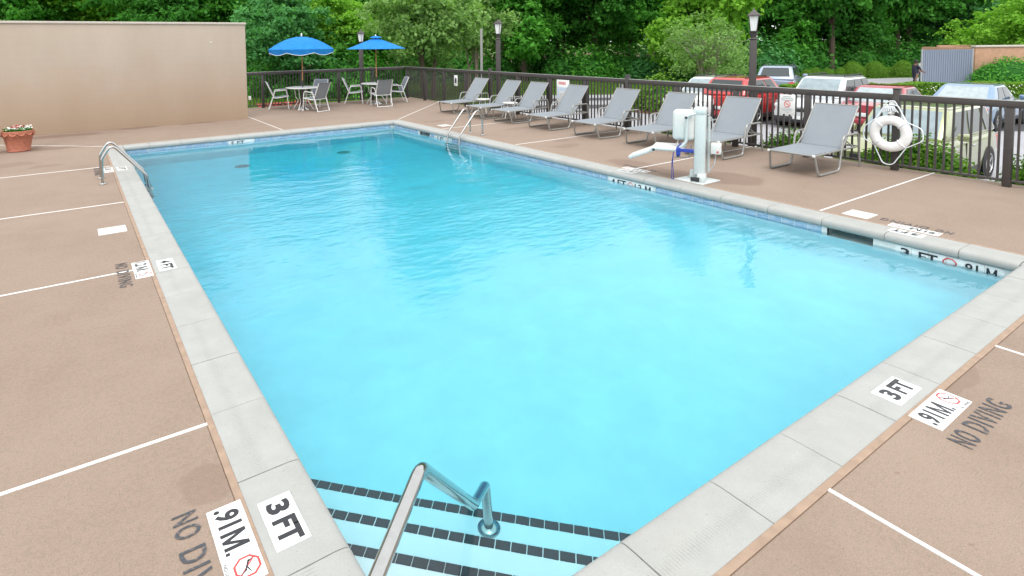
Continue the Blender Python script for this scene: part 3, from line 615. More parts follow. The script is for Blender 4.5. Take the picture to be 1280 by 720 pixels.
# ---- fences
def fence(name, label, p, q, n_bay, tall, first_post=0, last=True):
    p, q = Vector(p), Vector(q); d = (q-p); ln = d.length; rz = math.atan2(d.y, d.x); t = thing(name, label, 'fence', (p.x, p.y, 0), rz); bay = ln/n_bay
    tr_ = MB(); tr_.bbox(-.02, ln+.02, -.03, .03, 1.115, 1.21, .008); tr_.build('top_rail', 'bronze', t)
    c_ = MB(); c_.bbox(-.02, ln+.02, -.034, .034, 1.2105, 1.222, .004); c_.build('rail_cap', 'alu', t)
    b = MB(); b.bbox(0, ln, -.02, .02, .07, .105, .005); b.build('bottom_rail', 'bronze', t)
    pm = MB(); pm.bbox(-.045, .045, -.045, .045, -.02, 1.114, .006); pme = pm.mesh('post'); pme.materials.append(MT['bronze'])
    tp = MB(); tp.bbox(-.045, .045, -.045, .045, -.02, 1.29, .006); tpe = tp.mesh('post'); tpe.materials.append(MT['bronze']); cp = MB(); cp.bbox(-.05, .05, -.05, .05, 1.288, 1.315, .008); cpe = cp.mesh('post_cap'); cpe.materials.append(MT['bronze'])
    km = MB(); km.box(-.0125, .0125, -.0125, .0125, .104, 1.116); kme = km.mesh('picket'); kme.materials.append(MT['bronze'])
    for i in range(first_post, n_bay+(1 if last else 0)):
        o = link('post', tpe if i in tall else pme, t); o.location = (i*bay, 0, 0)
        if i in tall: link('post_cap', cpe, o)
    for i in range(n_bay):
        for k in range(12):
            o = link('picket', kme, t); o.location = (i*bay+(k+1)*bay/13, 0, 0)
    return t
FX, BY = 10.2, 18.1
fence('metal_fence', 'dark bronze picket fence running behind the loungers', (FX, -.345), (FX, BY-.05), 13+1, {2, 6, 10})
fence('metal_fence', 'dark bronze picket fence behind the umbrella tables', (3.25, BY), (FX-.08, BY), 5, set(), last=False)

# ---- loungers
def lounger(label):
    t = thing('sun_lounger', label, 'sun lounger', group='sun loungers in a row along the fence')
    HW = .335; zs = .33
    for s_ in (-1, 1):
        y = s_*HW; yo = s_*(HW+.025)
        mb = MB(); mb.tube(fillet([(.02, y, zs), (.1, yo, .022), (.74, yo, .022), (.86, yo, .56), (1.36, yo, .565), (1.45, yo, .012)], [.06, .09, .1, .07], 5), .017, 8); mb.build('side_frame', 'alu', t)
        mb = MB(); mb.tube([(.0, y, zs), (1.44, y, zs+.01)], .015, 7); mb.build('seat_rail', 'alu', t)
        mb = MB(); mb.tube([(.86, y, zs+.01), (1.0, y*.98, zs+.12), (1.42, y*.98, 1.0)], .013, 7); mb.build('back_rail', 'alu', t)
    for (bx, bz, br) in ((.0, zs, .015), (1.42, 1.0, .013), (1.44, zs+.01, .013)): MB().tube([(bx, -HW, bz), (bx, HW, bz)], br, 7).build('cross_bar', 'alu', t)
    mb = MB(); mb.tube([(1.1, -HW*.9, .45), (1.3, -HW*.9, zs+.02), (1.3, HW*.9, zs+.02), (1.1, HW*.9, .45)], .01, 6); mb.build('back_prop', 'alu', t)
    def sheet_(f0, f1, n, sag):
        return [[(f0[0]+(f1[0]-f0[0])*u, -HW+.012+2*(HW-.012)*v, f0[1]+(f1[1]-f0[1])*u-sag*math.sin(PI*v)*math.sin(PI*min(max(u, .08), .92))) for v in np.linspace(0, 1, 7)] for u in np.linspace(0, 1, n)]
    MB().sheet(sheet_((.0, zs+.016), (.96, zs+.022), 8, .02), .005).build('seat_sling', 'sling', t)
    MB().sheet(sheet_((.95, zs+.026), (1.425, 1.012), 9, .012), .005).build('back_sling', 'sling', t)
    for x, y in ((.0, -HW), (.0, HW)): MB().bbox(x-.02, x+.012, y-.02, y+.02, zs-.018, zs+.018, .006).build('end_cap', 'white_frame', t)
    return t
lab8 = ['grey sling lounger nearest the patio corner of the fence', 'grey sling lounger between the two small round side tables', 'grey sling lounger just past the second small side table', 'grey sling lounger in front of the WARNING sign', 'grey sling lounger beside the capped post with a white sign back', 'grey sling lounger partly hidden behind the pool lift seat', 'grey sling lounger with its foot end behind the pool lift mast', 'grey sling lounger nearest the life ring']
LY = [12.95, 11.5, 10.32, 8.93, 7.4, 5.97, 4.63, 3.08]; LR = [.02, -.03, .03, .0, -.02, .01, .03, -.01]
lp = lounger(lab8[0]); lp.location = (8.6, LY[0], 0); lp.rotation_euler = (0, 0, LR[0])
for i in range(1, 8): copy_tree(lp, (8.6+random.uniform(-.03, .03), LY[i], 0), LR[i], lab8[i])
def side_table(label, loc):
    t = thing('side_table', label, 'side table', loc, group='small side tables between loungers')
    mb = MB(); mb.lathe([(0, .42), (.2, .42), (.215, .427), (.215, .44), (.2, .445), (0, .445)], 24); mb.build('table_top', 'white_plastic', t)
    for i in range(3):
        a = 2*PI*i/3+.4; mb = MB(); mb.tube([(.09*math.cos(a), .09*math.sin(a), .425), (.17*math.cos(a), .17*math.sin(a), .008)], .012, 6); mb.build('leg', 'white_frame', t)
    return t
s1 = side_table('small round white side table by the lounger at the patio end', (9.5, 12.23, 0)); copy_tree(s1, (9.45, 10.92, 0), .5, 'small round white side table flanked by the second and third loungers')

# ---- patio tables, umbrellas, chairs
def patio_table(label, loc):
    t = thing('patio_table', label, 'table', loc, group='round patio tables')
    mb = MB(); mb.lathe([(0, .7), (.5, .7), (.54, .705), (.555, .718), (.55, .732), (.53, .737), (0, .737)], 36); mb.build('table_top', 'white_plastic', t)
    for i in range(4):
        a = PI/4+i*PI/2; c_, s_ = math.cos(a), math.sin(a); mb = MB(); mb.tube(fillet([(.3*c_, .3*s_, .702), (.26*c_, .26*s_, .4), (.16*c_, .16*s_, .3), (.36*c_, .36*s_, .012)], .1, 5), .013, 6); mb.build('leg', 'white_frame', t)
    return t
def umbrella(label, loc, valance, n=8, R_=1.1, ztop=2.28, zed=1.93):
    t = thing('patio_umbrella', label, 'umbrella', loc)
    mb = MB(); mb.lathe([(0, .1), (.05, .1), (.06, .085), (.12, .06), (.21, .025), (.22, .0), (0, 0)], 28); mb.build('base', 'steel', t)
    mb = MB(); mb.tube([(0, 0, .08), (0, 0, .95)], .021, 10); mb.build('lower_pole', 'bronze', t); mb = MB(); mb.tube([(0, 0, .94), (0, 0, ztop+.02)], .019, 10); mb.build('pole', 'wood', t)
    rows = []; K = 6; seg = 6 if valance else 4
    grid = []
    for i in range(K+1):
        u = i/K; row = []
        for k in range(n*seg+1):
            a = 2*PI*k/(n*seg); f = (k % seg)/seg; sag = (math.sin(f*PI))
            r = R_*u*(1-.075*sag*(1 if valance else 1.1)); z = ztop-(ztop-zed)*((u**1.85) if valance else (u**1.05))-.02*sag*math.sin(u*PI)
            row.append((r*math.cos(a), r*math.sin(a), z))
        grid.append(row)
    MB().sheet(grid, .006).build('canopy', 'canvas', t)
    if valance:
        rim = grid[-1]; g2 = []; tr_ = []
        for j in range(3):
            row = []
            for k, p_ in enumerate(rim):
                f = (k % seg)/seg; depth = .1+.08*math.sin(f*PI); q = (p_[0]*(1-.012*j), p_[1]*(1-.012*j), p_[2]-depth*j/2-.002); row.append(q)
            g2.append(row)
        v = MB().sheet(g2, .005).build('valance', 'canvas', t); mb = MB(); mb.tube(g2[-1][:-1], .009, 5, closed=True); mb.build('trim', 'trim', v)
    else:
        mb = MB(); mb.lathe([(.0, ztop+.07), (.16, ztop+.035), (.23, ztop+.0)], n); mb.build('vent_cap', 'canvas', t)
    mb = MB(); mb.lathe([(0, ztop+.12), (.02, ztop+.1), (.03, ztop+.06), (.02, ztop+.01)], 10); mb.build('finial', 'white_frame', t)
    for k in range(n):
        a = 2*PI*k/n; mb = MB(); mb.tube([(R_*u*math.cos(a), R_*u*math.sin(a), ztop-(ztop-zed)*((u**1.7) if valance else (u**1.05))-.018) for u in np.linspace(.03, .97, 5)], .007, 5); mb.build('rib', 'wood' if valance else 'white_frame', t)
        mb = MB(); mb.tube([(.02*math.cos(a), .02*math.sin(a), ztop-.42), (.5*R_*math.cos(a), .5*R_*math.sin(a), ztop-(ztop-zed)*.4-.03)], .006, 5); mb.build('strut', 'wood' if valance else 'white_frame', t)
    return t
T1, T2 = (5.55, 16.75, 0), (8.28, 16.85, 0)
pt_ = patio_table('round white patio table under the scalloped umbrella', T1); copy_tree(pt_, T2, .3, 'round white patio table under the plain pointed umbrella')
umbrella('blue umbrella with scalloped white-trimmed valance over a patio table', T1, True, 8, 1.1, 2.38, 1.97); umbrella('plain bright blue pointed umbrella over the table near the fence corner', T2, False, 8, 1.08, 2.33, 1.94)
def chair(label):
    t = thing('patio_chair', label, 'chair', group='grey sling patio chairs'); HW = .26
    for s_ in (-1, 1):
        y = s_*HW; yo = s_*(HW+.02)
        mb = MB(); mb.tube(fillet([(-.36, y, .015), (.02-.22, y, .46), (-.16, yo, .62), (.16, yo, .64), (.22, yo, .6), (.27, yo, .015)], [.05, .06, .05, .05], 4), .014, 7); mb.build('side_frame', 'white_frame', t)
        mb = MB(); mb.tube(fillet([(.27, y, .43), (-.18, y, .38), (-.42, y, .9)], .08, 5), .014, 7); mb.build('sling_rail', 'white_frame', t)
    for (bx, bz, br) in ((-.36, .02, .014), (-.21, .39, .012), (.27, .43, .012)): MB().tube([(bx, -HW, bz), (bx, HW, bz)], br, 7).build('cross_bar', 'white_frame', t)
    prof = fillet([(.28, 0, .437), (-.175, 0, .395), (-.42, 0, .9), (-.47, 0, .93)], .09, 5)
    MB().sheet([[(p_.x-.006*math.sin(v*PI)*0, -HW+.01+2*(HW-.01)*v, p_.z-.018*math.sin(v*PI)) for v in np.linspace(0, 1, 6)] for p_ in prof], .005).build('sling', 'sling', t)
    return t
def place(base, loc, face, label): return copy_tree(base, loc, math.atan2(face[1], face[0]), label)
ch = chair('patio chair at the scalloped-umbrella table, seen side-on beside the wall'); ch.location = (4.98, 17.38, 0); ch.rotation_euler = (0, 0, math.atan2(-.3, 1))
place(ch, (5.7, 16.05, 0), (-.42, .9), 'patio chair at the scalloped-umbrella table with its back to the pool'); place(ch, (6.2, 17.3, 0), (-.75, -.65), 'patio chair tucked behind the scalloped-umbrella table facing the pool')
place(ch, (7.72, 17.45, 0), (1, -.5), 'patio chair at the plain-umbrella table, on the side near the other table'); place(ch, (8.05, 16.05, 0), (.12, 1), 'patio chair at the plain-umbrella table with its back to the pool'); place(ch, (9.05, 16.85, 0), (-1, .25), 'patio chair at the plain-umbrella table closest to the fence corner')

# ---- ladders and stair rail
def ladder(label, loc, rz):
    t = thing('pool_ladder', label, 'pool ladder', loc, rz, group='steel pool ladders')   # local +x towards the water
    for y in (-.24, .24):
        mb = MB(); mb.tube(fillet([(0, y, 0), (0, y, .4), (.14, y, .62), (.62, y, .06), (.68, y, -.35), (.68, y, -1.15)], [.16, .13, .14, .2], 8), .021, 10); mb.build('side_rail', 'steel', t)
        mb = MB(); mb.lathe([(.055, 0), (.055, .012), (.03, .028), (.022, .028)], 16, Matrix.Translation((0, y, 0))); mb.build('flange', 'steel', t)
    for z in (-.28, -.55, -.82, -1.07):
        mb = MB(); mb.bbox(.655-.03, .655+.06, -.24, .24, z-.012, z+.012, .006); mb.build('tread', 'white_plastic' if False else 'steel', t)
    return t
la = ladder('curved steel pool ladder on the side near the flowerpot', (-.55, 8.93, 0), 0); copy_tree(la, (7.03, 9.24, 0), PI, 'curved steel pool ladder on the loungers side of the pool')
t = thing('stair_rail', 'polished steel handrail running down into the corner pool steps', 'handrail', (-.4, -.24, 0)); O_ = Vector((-.4, -.24, 0))
pts = [(-.4, -.25, .0), (-.335, -.19, .5), (.09, .155, .585), (.67, .635, -.155), (.86, .79, -.29), (.905, .82, -.77)]
mb = MB(); mb.tube([p_-O_ for p_ in fillet(pts, [.14, .1, .25, .06], 10)], .0255, 20); mb.build('rail', 'steel', t)
mb = MB(); mb.lathe([(.062, 0), (.062, .01), (.045, .028), (.024, .03)], 24, Matrix.Translation(Vector((.905, .82, -.77))-O_)); mb.build('flange', 'steel', t)
mb = MB(); mb.lathe([(.062, 0), (.062, .01), (.045, .028), (.024, .03)], 24); mb.build('deck_flange', 'steel', t)

# ---- pool lift: base and mast, seat swung along the edge
t = thing('pool_lift', 'white pool lift with seat, footrest and blue belt on the deck edge', 'pool lift', (7.08, 3.68, 0), math.radians(118))   # local +x = seat direction (far end)
mb = MB(); mb.bbox(-.26, .2, -.2, .26, 0, .018, .004, Matrix.Rotation(math.radians(-28), 4, 'Z')); mb.build('base_plate', 'lift_white', t)
mb = MB(); mb.bbox(-.1, .1, -.12, .02, .018, .14, .02); mb.bbox(-.14, -.02, -.02, .24, .018, .12, .02); mb.build('base_housing', 'lift_white', t)
mb = MB(); mb.bbox(-.06, .06, .238, .262, .03, .09, .006); mb.build('socket_cover', 'black_metal', t)
rot = Matrix.Rotation(math.radians(2), 4, 'X')
mb = MB(); mb.bbox(-.12, .03, -.12, .12, .1, 1.02, .012); ma = mb.build('mast', 'lift_white', t)
mb = MB(); mb.bbox(.024, .036, -.09, .09, .14, .98, .005); mb.build('mast_face', 'lift_face', ma)
mb = MB(); mb.bbox(-.13, .05, -.13, .13, 1.0, 1.11, .03); mb.build('mast_head', 'lift_white', t)
mb = MB(); mb.tube([(-.15, -.1, .12), (-.15, -.1, .95)], .022, 10); mb.build('actuator', 'lift_white', t); mb = MB(); mb.tube(fillet([(-.26, 0, .43), (-.24, .02, .25), (-.15, .0, .12)], .1, 5), .008, 6); mb.tube(fillet([(-.1, .02, 1.03), (-.21, .02, .95), (-.2, .0, .57)], .1, 5), .008, 6); mb.build('cable', 'sign_grey', t)
mb = MB(); mb.bbox(-.33, -.19, -.07, .07, .42, .58, .012); cb = mb.build('control_box', 'white_plastic', t); mb = MB(); mb.bbox(-.3, -.275, .068, .078, .445, .47, .002); mb.build('stop_button', 'sign_red', cb)
mb = MB(); mb.add([(-.091, .03, .62), (-.091, -.03, .62), (-.091, 0, .67)], [(0, 1, 2)]); mb.add([(-.0912, .01, .6), (-.0912, -.01, .6), (-.0912, -.01, .5), (-.0912, .01, .5)], [(0, 1, 2, 3)]); mb.build('warning_label', MT['car_lime'] if False else 'sign_grey', t)
for y in (-.08, .23):
    mb = MB(); mb.tube(fillet([(.0, y, 1.03), (.12, y, 1.0), (.13, y, .6), (.24, y, .48), (.42, y, .48)], .1, 6), .02, 8); mb.build('arm', 'lift_white', t)
mb = MB(); mb.bbox(.03, .33, -.05, .2, .62, 1.07, .05, None, 3); mb.build('backrest', 'white_plastic', t)
mb = MB(); mb.bbox(.16, .62, -.17, .27, .45, .51, .025, None, 3); mb.build('seat', 'white_plastic', t)
mb = MB(); mb.bbox(.0, .42, -.1, .2, -.03, .03, .02, Matrix.Translation((.58, 0, .46)) @ Matrix.Rotation(math.radians(24), 4, 'Y')); mb.build('leg_rest', 'white_plastic', t)
mb = MB(); mb.bbox(.2, .26, -.18, .28, .508, .518, .003); mb.bbox(.2, .26, -.19, -.172, .4, .515, .003); mb.bbox(.2, .26, .27, .285, .4, .516, .003); mb.bbox(.02, .24, .274, .288, .46, .51, .003); mb.build('belt', 'strap', t)
mb = MB(); mb.tube(fillet([(.29, .33, .46), (.3, .335, .3), (.28, .34, .06), (.31, .35, .05), (.31, .34, .3), (.29, .33, .46)], .02, 4), .011, 6, flat=.4); mb.build('strap_tail', 'strap', t); mb = MB(); mb.bbox(.265, .305, -.18, -.15, .3, .4, .006); mb.build('buckle', 'black_metal', t)
mb = MB(); mb.tube(fillet([(.1, -.2, .5), (.12, -.2, .3), (.35, -.2, .28)], .05, 4), .01, 6); mb.build('side_lever', 'sign_grey', t)
mb = MB(); mb.lathe([(0, .012), (.018, .012), (.02, 0)], 12, Matrix.Translation((.13, .26, .97)) @ Matrix.Rotation(-PI/2, 4, 'X')); mb.build('pivot_bolt', 'black_metal', t); mb = MB(); mb.lathe([(0, .012), (.018, .012), (.02, 0)], 12, Matrix.Translation((.58, .275, .46)) @ Matrix.Rotation(-PI/2, 4, 'X')); mb.build('pivot_bolt', 'black_metal', t)

# ---- life ring
t = thing('life_ring', 'white life ring with grab rope hanging on the fence post', 'life ring', (10.125, 2.31, .0)); ZC = .6
mb = MB(); R1, r1 = .215, .076; pts = [(-.06, R1*math.cos(2*PI*i/48), ZC+R1*math.sin(2*PI*i/48)) for i in range(48)]; mb.tube(pts, r1, 14, closed=True, flat=.62); rg = mb.build('ring', 'ring_white', t)
for a in (.8, 2.4, 3.9, 5.5):
    mb = MB(); c_ = Vector((-.06, R1*math.cos(a), ZC+R1*math.sin(a))); u = Vector((0, math.cos(a), math.sin(a))); n = 14; tv = Vector((0, -math.sin(a), math.cos(a)))
    for k in (-.022, .022): pass
    mb.tube([c_+u*(.0785*math.cos(2*PI*i/n))+Vector((1, 0, 0))*(.0525*math.sin(2*PI*i/n)) for i in range(n)], .008, 5, closed=True); mb.build('band', 'trim', rg)
rp = []
def rope(pts): MB().tube(fillet(pts, .1, 6), .008, 6).build('rope', 'trim', t)
p4 = [Vector((-.07, .295*math.cos(a), ZC+.295*math.sin(a))) for a in (.8, 2.4, 3.9, 5.5)]
rope([p4[2], Vector((-.08, -.05, ZC-.5)), Vector((-.08, .08, ZC-.49)), p4[3]]); rope([p4[1], Vector((-.08, -.4, ZC+.12)), Vector((-.08, -.42, ZC-.1)), p4[2]]) if False else None
rope([p4[0], Vector((-.08, .35, ZC+.08)), Vector((-.08, .36, ZC-.12)), p4[3]]); rope([p4[1], Vector((-.1, -.42, ZC+.12)), Vector((-.1, -.44, ZC-.06)), p4[2]])
rope([p4[0], Vector((-.06, .06, ZC+.5)), Vector((-.06, -.04, ZC+.53)), p4[1]]); rope([p4[1]+Vector((0, .02, 0)), Vector((-.07, -.1, ZC+.45)), Vector((-.07, .03, ZC+.47)), p4[0]])
mb = MB(); mb.bbox(-.06, -.0, -.035, .035, ZC+.3, ZC+.52, .012); mb.bbox(-.13, -.04, -.02, .02, ZC+.31, ZC+.34, .008); mb.build('hook_bracket', 'white_plastic', t)
mb = MB()
for k in range(7): mb.tube(fillet([(-.075-.004*k, -.1+.03*k, ZC+.34+.01*(k % 3)), (-.08, -.02+.012*k, ZC+.46), (-.075, .06+.012*k, ZC+.33+.012*(k % 2))], .08, 4), .007, 5)
mb.build('coiled_line', 'trim', t)

# ---- signs on the fence
def sign(label, y, z0, z1, wd, x=FX-.03):
    t = thing('fence_sign', label, 'sign', (x, y, 0)); mb = MB(); mb.bbox(-.004, .004, -wd/2, wd/2, z0, z1, .002); mb.build('panel', 'white_tile', t); return t
def bar(t, y0, y1, z0, z1, mat, dx=-.006):
    mb = MB(); mb.add([(dx, y0, z0), (dx, y1, z0), (dx, y1, z1), (dx, y0, z1)], [(0, 3, 2, 1)]); return mb.build('print', mat, t)
t = sign('white and blue pool sign headed WARNING on the fence', 9.62, .52, 1.1, .46)
lettering('heading', 'WARNING', 'sign_red', frame((-.006, .16, .97), (0, -1, 0), (0, 0, 1)), .27, .085, t, .03); bar(t, -.2, -.17, .96, 1.06, 'sign_red') if False else None
bar(t, .2, .13, .58, .9, 'sign_pale'); bar(t, .11, -.1, .8, .9, 'sign_pale'); bar(t, -.1, -.18, .68, .8, 'sign_blue')
for k in range(5): bar(t, .1, -.08, .6+.034*k, .612+.034*k, 'sign_grey')
bar(t, -.12, -.2, .82, .9, 'sign_blue')
t = sign('white pool rules sign with red prohibition circle on the fence', 3.93, .74, 1.1, .27)
for k, (a, b) in enumerate(((.08, -.07), (.11, -.11), (.1, -.1))): bar(t, a, b, 1.07-.033*k, 1.055-.033*k, 'sign_grey')
for k, (a, b) in enumerate(((.06, -.07), (.11, -.1), (.09, -.08), (.03, -.04))): bar(t, a, b, .865-.027*k, .855-.027*k, 'sign_grey')
mb = MB(); mb.tube([(-.006, .052*math.cos(2*PI*i/20), .93+.052*math.sin(2*PI*i/20)) for i in range(20)], .006, 4, closed=True); mb.tube([(-.006, .036, .966), (-.006, -.036, .894)], .006, 4); mb.build('prohibition_circle', 'sign_red', t); bar(t, .028, -.028, .922, .936, 'sign_grey')
t = sign('small white fence sign with a dark figure near the patio corner', 14.65, .66, 1.02, .2); mb = MB(); mb.add([(-.006, .05, .76), (-.006, -.04, .74), (-.006, -.055, .88), (-.006, -.01, .95), (-.006, .05, .9)], [(0, 1, 2, 3, 4)]); mb.build('figure', 'black_print', t); bar(t, .07, -.07, .69, .705, 'sign_grey')
t = sign('blank white back of a sign fixed outside the capped fence post', 7.68, .62, 1.09, .3, FX+.06)

# ---- lamp posts
def lamp(label, loc, h):
    t = thing('lamp_post', label, 'lamp post', loc, .5, group='lantern posts')
    mb = MB(); mb.bbox(-.065, .065, -.065, .065, 0, h-.62, .012); mb.build('post', 'bronze', t); mb = MB(); mb.lathe([(.1, 0), (.1, .05), (.08, .08)], 4, Matrix.Rotation(PI/4, 4, 'Z')); mb.build('base_collar', 'bronze', t)
    mb = MB(); mb.lathe([(.06, h-.63), (.08, h-.6), (.05, h-.57), (.06, h-.53), (.075, h-.45), (.085, h-.44)], 12); mb.build('neck', 'bronze', t)
    la_ = MB(); la_.lathe([(.001, h-.438), (.075, h-.438), (.12, h-.14), (.001, h-.14)], 4, Matrix.Rotation(PI/4, 4, 'Z')); la_.build('lantern_glass', 'lens_glass', t)
    for i in range(4):
        a = PI/4+i*PI/2; mb = MB(); mb.tube([(.078*math.cos(a), .078*math.sin(a), h-.44), (.123*math.cos(a), .123*math.sin(a), h-.14)], .009, 4); mb.build('lantern_bar', 'bronze', t)
    mb = MB(); mb.lathe([(.0, h+.02), (.02, h), (.025, h-.02), (.1, h-.075), (.17, h-.13), (.17, h-.142), (.0, h-.142)], 4, Matrix.Rotation(PI/4, 4, 'Z')); mb.build('roof', 'bronze', t)
    return t
l1 = lamp('tall lantern post just outside the fence by the red cars', (10.75, 4.9, -.35), 3.07)
copy_tree(l1, (10.75, 13.08, -.35), .5, 'lantern post behind the loungers near the patio corner', (1, 1, 1.04)); copy_tree(l1, (8.6, 18.75, -.4), .5, 'lantern post rising behind the plain blue umbrella', (1, 1, .99))
pl = at(602, 24); t = thing('light_pole', 'thin grey pole standing beyond the fence among pale trunks', 'pole', (pl.x, pl.y, -1.02)); mb = MB(); mb.tube([(0, 0, 0), (0, 0, 3.7)], .055, 8); mb.build('pole', 'alu', t); mb = MB(); mb.bbox(-.1, .1, -.1, .1, 0, .25, .02); mb.build('footing', 'kerb', t)

# ---- cars.  local +x = forward
def car(name, label, loc, heading, paint_, Lc=4.5, Wc=1.8, H=1.45, kind='sedan', screen='glass_dark', group='cars parked in the lot', lower=None):
    t = thing(name, label, 'car', loc, heading, group); hw = Wc/2; zb = .2; belt = {'sedan': .92, 'suv': 1.05, 'box': 1.0}[kind]; hood = {'sedan': .86, 'suv': 1.0, 'box': .98}[kind]
    N = 15; xs_ = np.linspace(-Lc/2, Lc/2, N); secs = []
    for x in xs_:
        u = (x+Lc/2)/Lc; e = min(u, 1-u); wf = hw*(1-.16*max(0, 1-e/.09)**2); zt_ = belt if u < .66 else belt+(hood-belt)*min(1, (u-.66)/.1)
        if u > .9: zt_ -= .24*((u-.9)/.1)**2
        if u < .06: zt_ -= .1*((.06-u)/.06)**1.5
        if kind == 'sedan' and u < .17: zt_ = belt+.02-(.08*((.06-u)/.06)**2 if u < .06 else 0)
        zb_ = zb+.1*max(0, 1-e/.06)
        half = [(0, zb_), (wf*.9, zb_), (wf*.985, zb_+.12), (wf, zb_+.34), (wf*.985, zt_-.16), (wf*.94, zt_-.035), (wf*.84, zt_), (0, zt_+.03)]
        secs.append([(x, y, z) for y, z in half]+[(x, -y, z) for y, z in half[-2:0:-1]])
    C = len(secs[0]); vs = [p_ for s_ in secs for p_ in s_]; fs = [(i*C+k, i*C+(k+1) % C, (i+1)*C+(k+1) % C, (i+1)*C+k) for i in range(N-1) for k in range(C)]+[tuple(range(C)), tuple((N-1)*C+k for k in range(C))[::-1]]
    mb = MB(); mb.add(vs, fs, True); bo = mb.build('body', paint_, t); bm = bmesh.new(); bm.from_mesh(bo.data); bmesh.ops.recalc_face_normals(bm, faces=bm.faces[:]); bm.to_mesh(bo.data); bm.free()
    # cabin
    if kind == 'sedan': b0, b1, r0, r1 = -Lc*.36, Lc*.2, -Lc*.2, Lc*.045
    elif kind == 'suv': b0, b1, r0, r1 = -Lc*.475, Lc*.23, -Lc*.37, Lc*.07
    else: b0, b1, r0, r1 = -Lc*.48, Lc*.24, -Lc*.435, Lc*.1
    wb, wr = hw*.93, hw*.74; zb2, zr = belt-.02, H; mb = MB()
    def cab(x, k, f):  # point on the cabin skin
        return None
    bot = [(b0, -wb), (b1, -wb*.93), (b1, wb*.93), (b0, wb)]; top = [(r0, -wr), (r1, -wr), (r1, wr), (r0, wr)]
    bm = bmesh.new(); bv = [bm.verts.new((x, y, zb2)) for x, y in bot]; tv = [bm.verts.new((x, y, zr-.04)) for x, y in top]; t2 = [bm.verts.new((x+(.12 if x < (r0+r1)/2 else -.12), y*.86, zr)) for x, y in top]
    for A_, B_ in ((bv, tv), (tv, t2)):
        for i in range(4): bm.faces.new((A_[i], A_[(i+1) % 4], B_[(i+1) % 4], B_[i]))
    bm.faces.new(t2); bm.faces.new(bv[::-1]); ve = [e for e in bm.edges]; bmesh.ops.bevel(bm, geom=ve, offset=.08, segments=3, affect='EDGES', profile=.5); bmesh.ops.recalc_face_normals(bm, faces=bm.faces[:])
    me = bpy.data.meshes.new('cabin'); bm.to_mesh(me); bm.free(); me.materials.append(MT[paint_]); me.polygons.foreach_set('use_smooth', [True]*len(me.polygons)); me.set_sharp_from_angle(angle=math.radians(50)); link('cabin', me, t)
    B3 = [Vector((x, y, zb2)) for x, y in bot]; T3 = [Vector((x, y, zr-.04)) for x, y in top]
    def pane(nm, a, b, c_, d, u0, u1, v0, v1, mat, off=.012):
        nn = (b-a).cross(d-a).normalized(); q = lambda u, v: (a*(1-u)+b*u)*(1-v)+(d*(1-u)+c_*u)*v
        p = [q(u0, v0), q(u1, v0), q(u1, v1), q(u0, v1)]; mb = MB(); mb.add([x_+nn*off for x_ in p]+[x_-nn*.02 for x_ in p], [(0, 1, 2, 3), (0, 4, 5, 1), (1, 5, 6, 2), (2, 6, 7, 3), (3, 7, 4, 0)]); return mb.build(nm, mat, t)
    pane('windshield', B3[1], B3[2], T3[2], T3[1], .07, .93, .08, .94, screen); pane('rear_window', B3[3], B3[0], T3[0], T3[3], .1, .9, .25 if kind != 'sedan' else .1, .92, 'glass_dark' if kind != 'sedan' else screen)
    for s_, (A0, A1, C1, C0) in ((-1, (B3[0], B3[1], T3[1], T3[0])), (1, (B3[2], B3[3], T3[3], T3[2]))):
        rngs = {'sedan': ((.22, .52), (.55, .86)), 'suv': ((.06, .28), (.31, .58), (.61, .88)), 'box': ((.07, .22), (.26, .55), (.59, .88))}[kind]
        for (u0, u1) in rngs:
            if s_ > 0: u0, u1 = 1-u1, 1-u0
            pane('side_window', A0, A1, C1, C0, u0, u1, .1, .9, 'glass_dark')
    wr_ = {'sedan': .32, 'suv': .36, 'box': .325}[kind]
    for x in (-Lc*.3, Lc*.31):
        for s_ in (-1, 1):
            mx = Matrix.Translation((x, s_*(hw-.105), wr_)) @ Matrix.Rotation(-s_*PI/2, 4, 'X')
            mb = MB(); mb.lathe([(0, .1), (wr_*1.13, .1), (wr_*1.16, .112), (wr_*1.12, .118), (0, .116)], 22, mx); mb.build('wheel_arch', 'trim_black', t)
            wh = thing('wheel', None, None); wh.parent = t
            mb = MB(); mb.lathe([(wr_*.66, -.09), (wr_*.97, -.09), (wr_, -.06), (wr_, .1), (wr_*.96, .125), (wr_*.66, .125)], 24, mx); mb.build('tyre', 'tyre', wh)
            mb = MB(); mb.lathe([(0, .11), (wr_*.1, .122), (wr_*.12, .1), (wr_*.15, .095)], 14, mx); mb.lathe([(wr_*.58, .1), (wr_*.62, .128), (wr_*.67, .126), (wr_*.67, .02)], 24, mx)
            for k in range(5):
                a = 2*PI*k/5; mb.bbox(wr_*.1, wr_*.62, -wr_*.085, wr_*.085, .09, .118, .008, mx @ Matrix.Rotation(a, 4, 'Z'), 1)
            mb.build('rim', 'rim', wh); mb = MB(); mb.lathe([(0, .07), (wr_*.64, .07)], 16, mx); mb.build('brake_disc', 'trim_black', wh)
    fz = hood-.26
    for s_ in (-1, 1):
        mb = MB(); mb.bbox(Lc/2-.3, Lc/2-.045, s_*hw*.66-.2, s_*hw*.66+.2, fz-.02, fz+.13, .05); mb.build('headlight', 'lamp_clear', t)
        mb = MB(); hgt = .18 if kind == 'sedan' else .34; mb.bbox(-Lc/2-.005, -Lc/2+.22, s_*hw*.8-.13, s_*hw*.8+.13, belt-.1-hgt, belt-.1, .03); mb.build('taillight', 'lamp_red', t)
        mb = MB(); mb.bbox(Lc*.14, Lc*.14+.13, s_*(hw+.1)-.11, s_*(hw+.1)+.11, belt+.0, belt+.15, .04); mb.build('mirror', paint_, t)
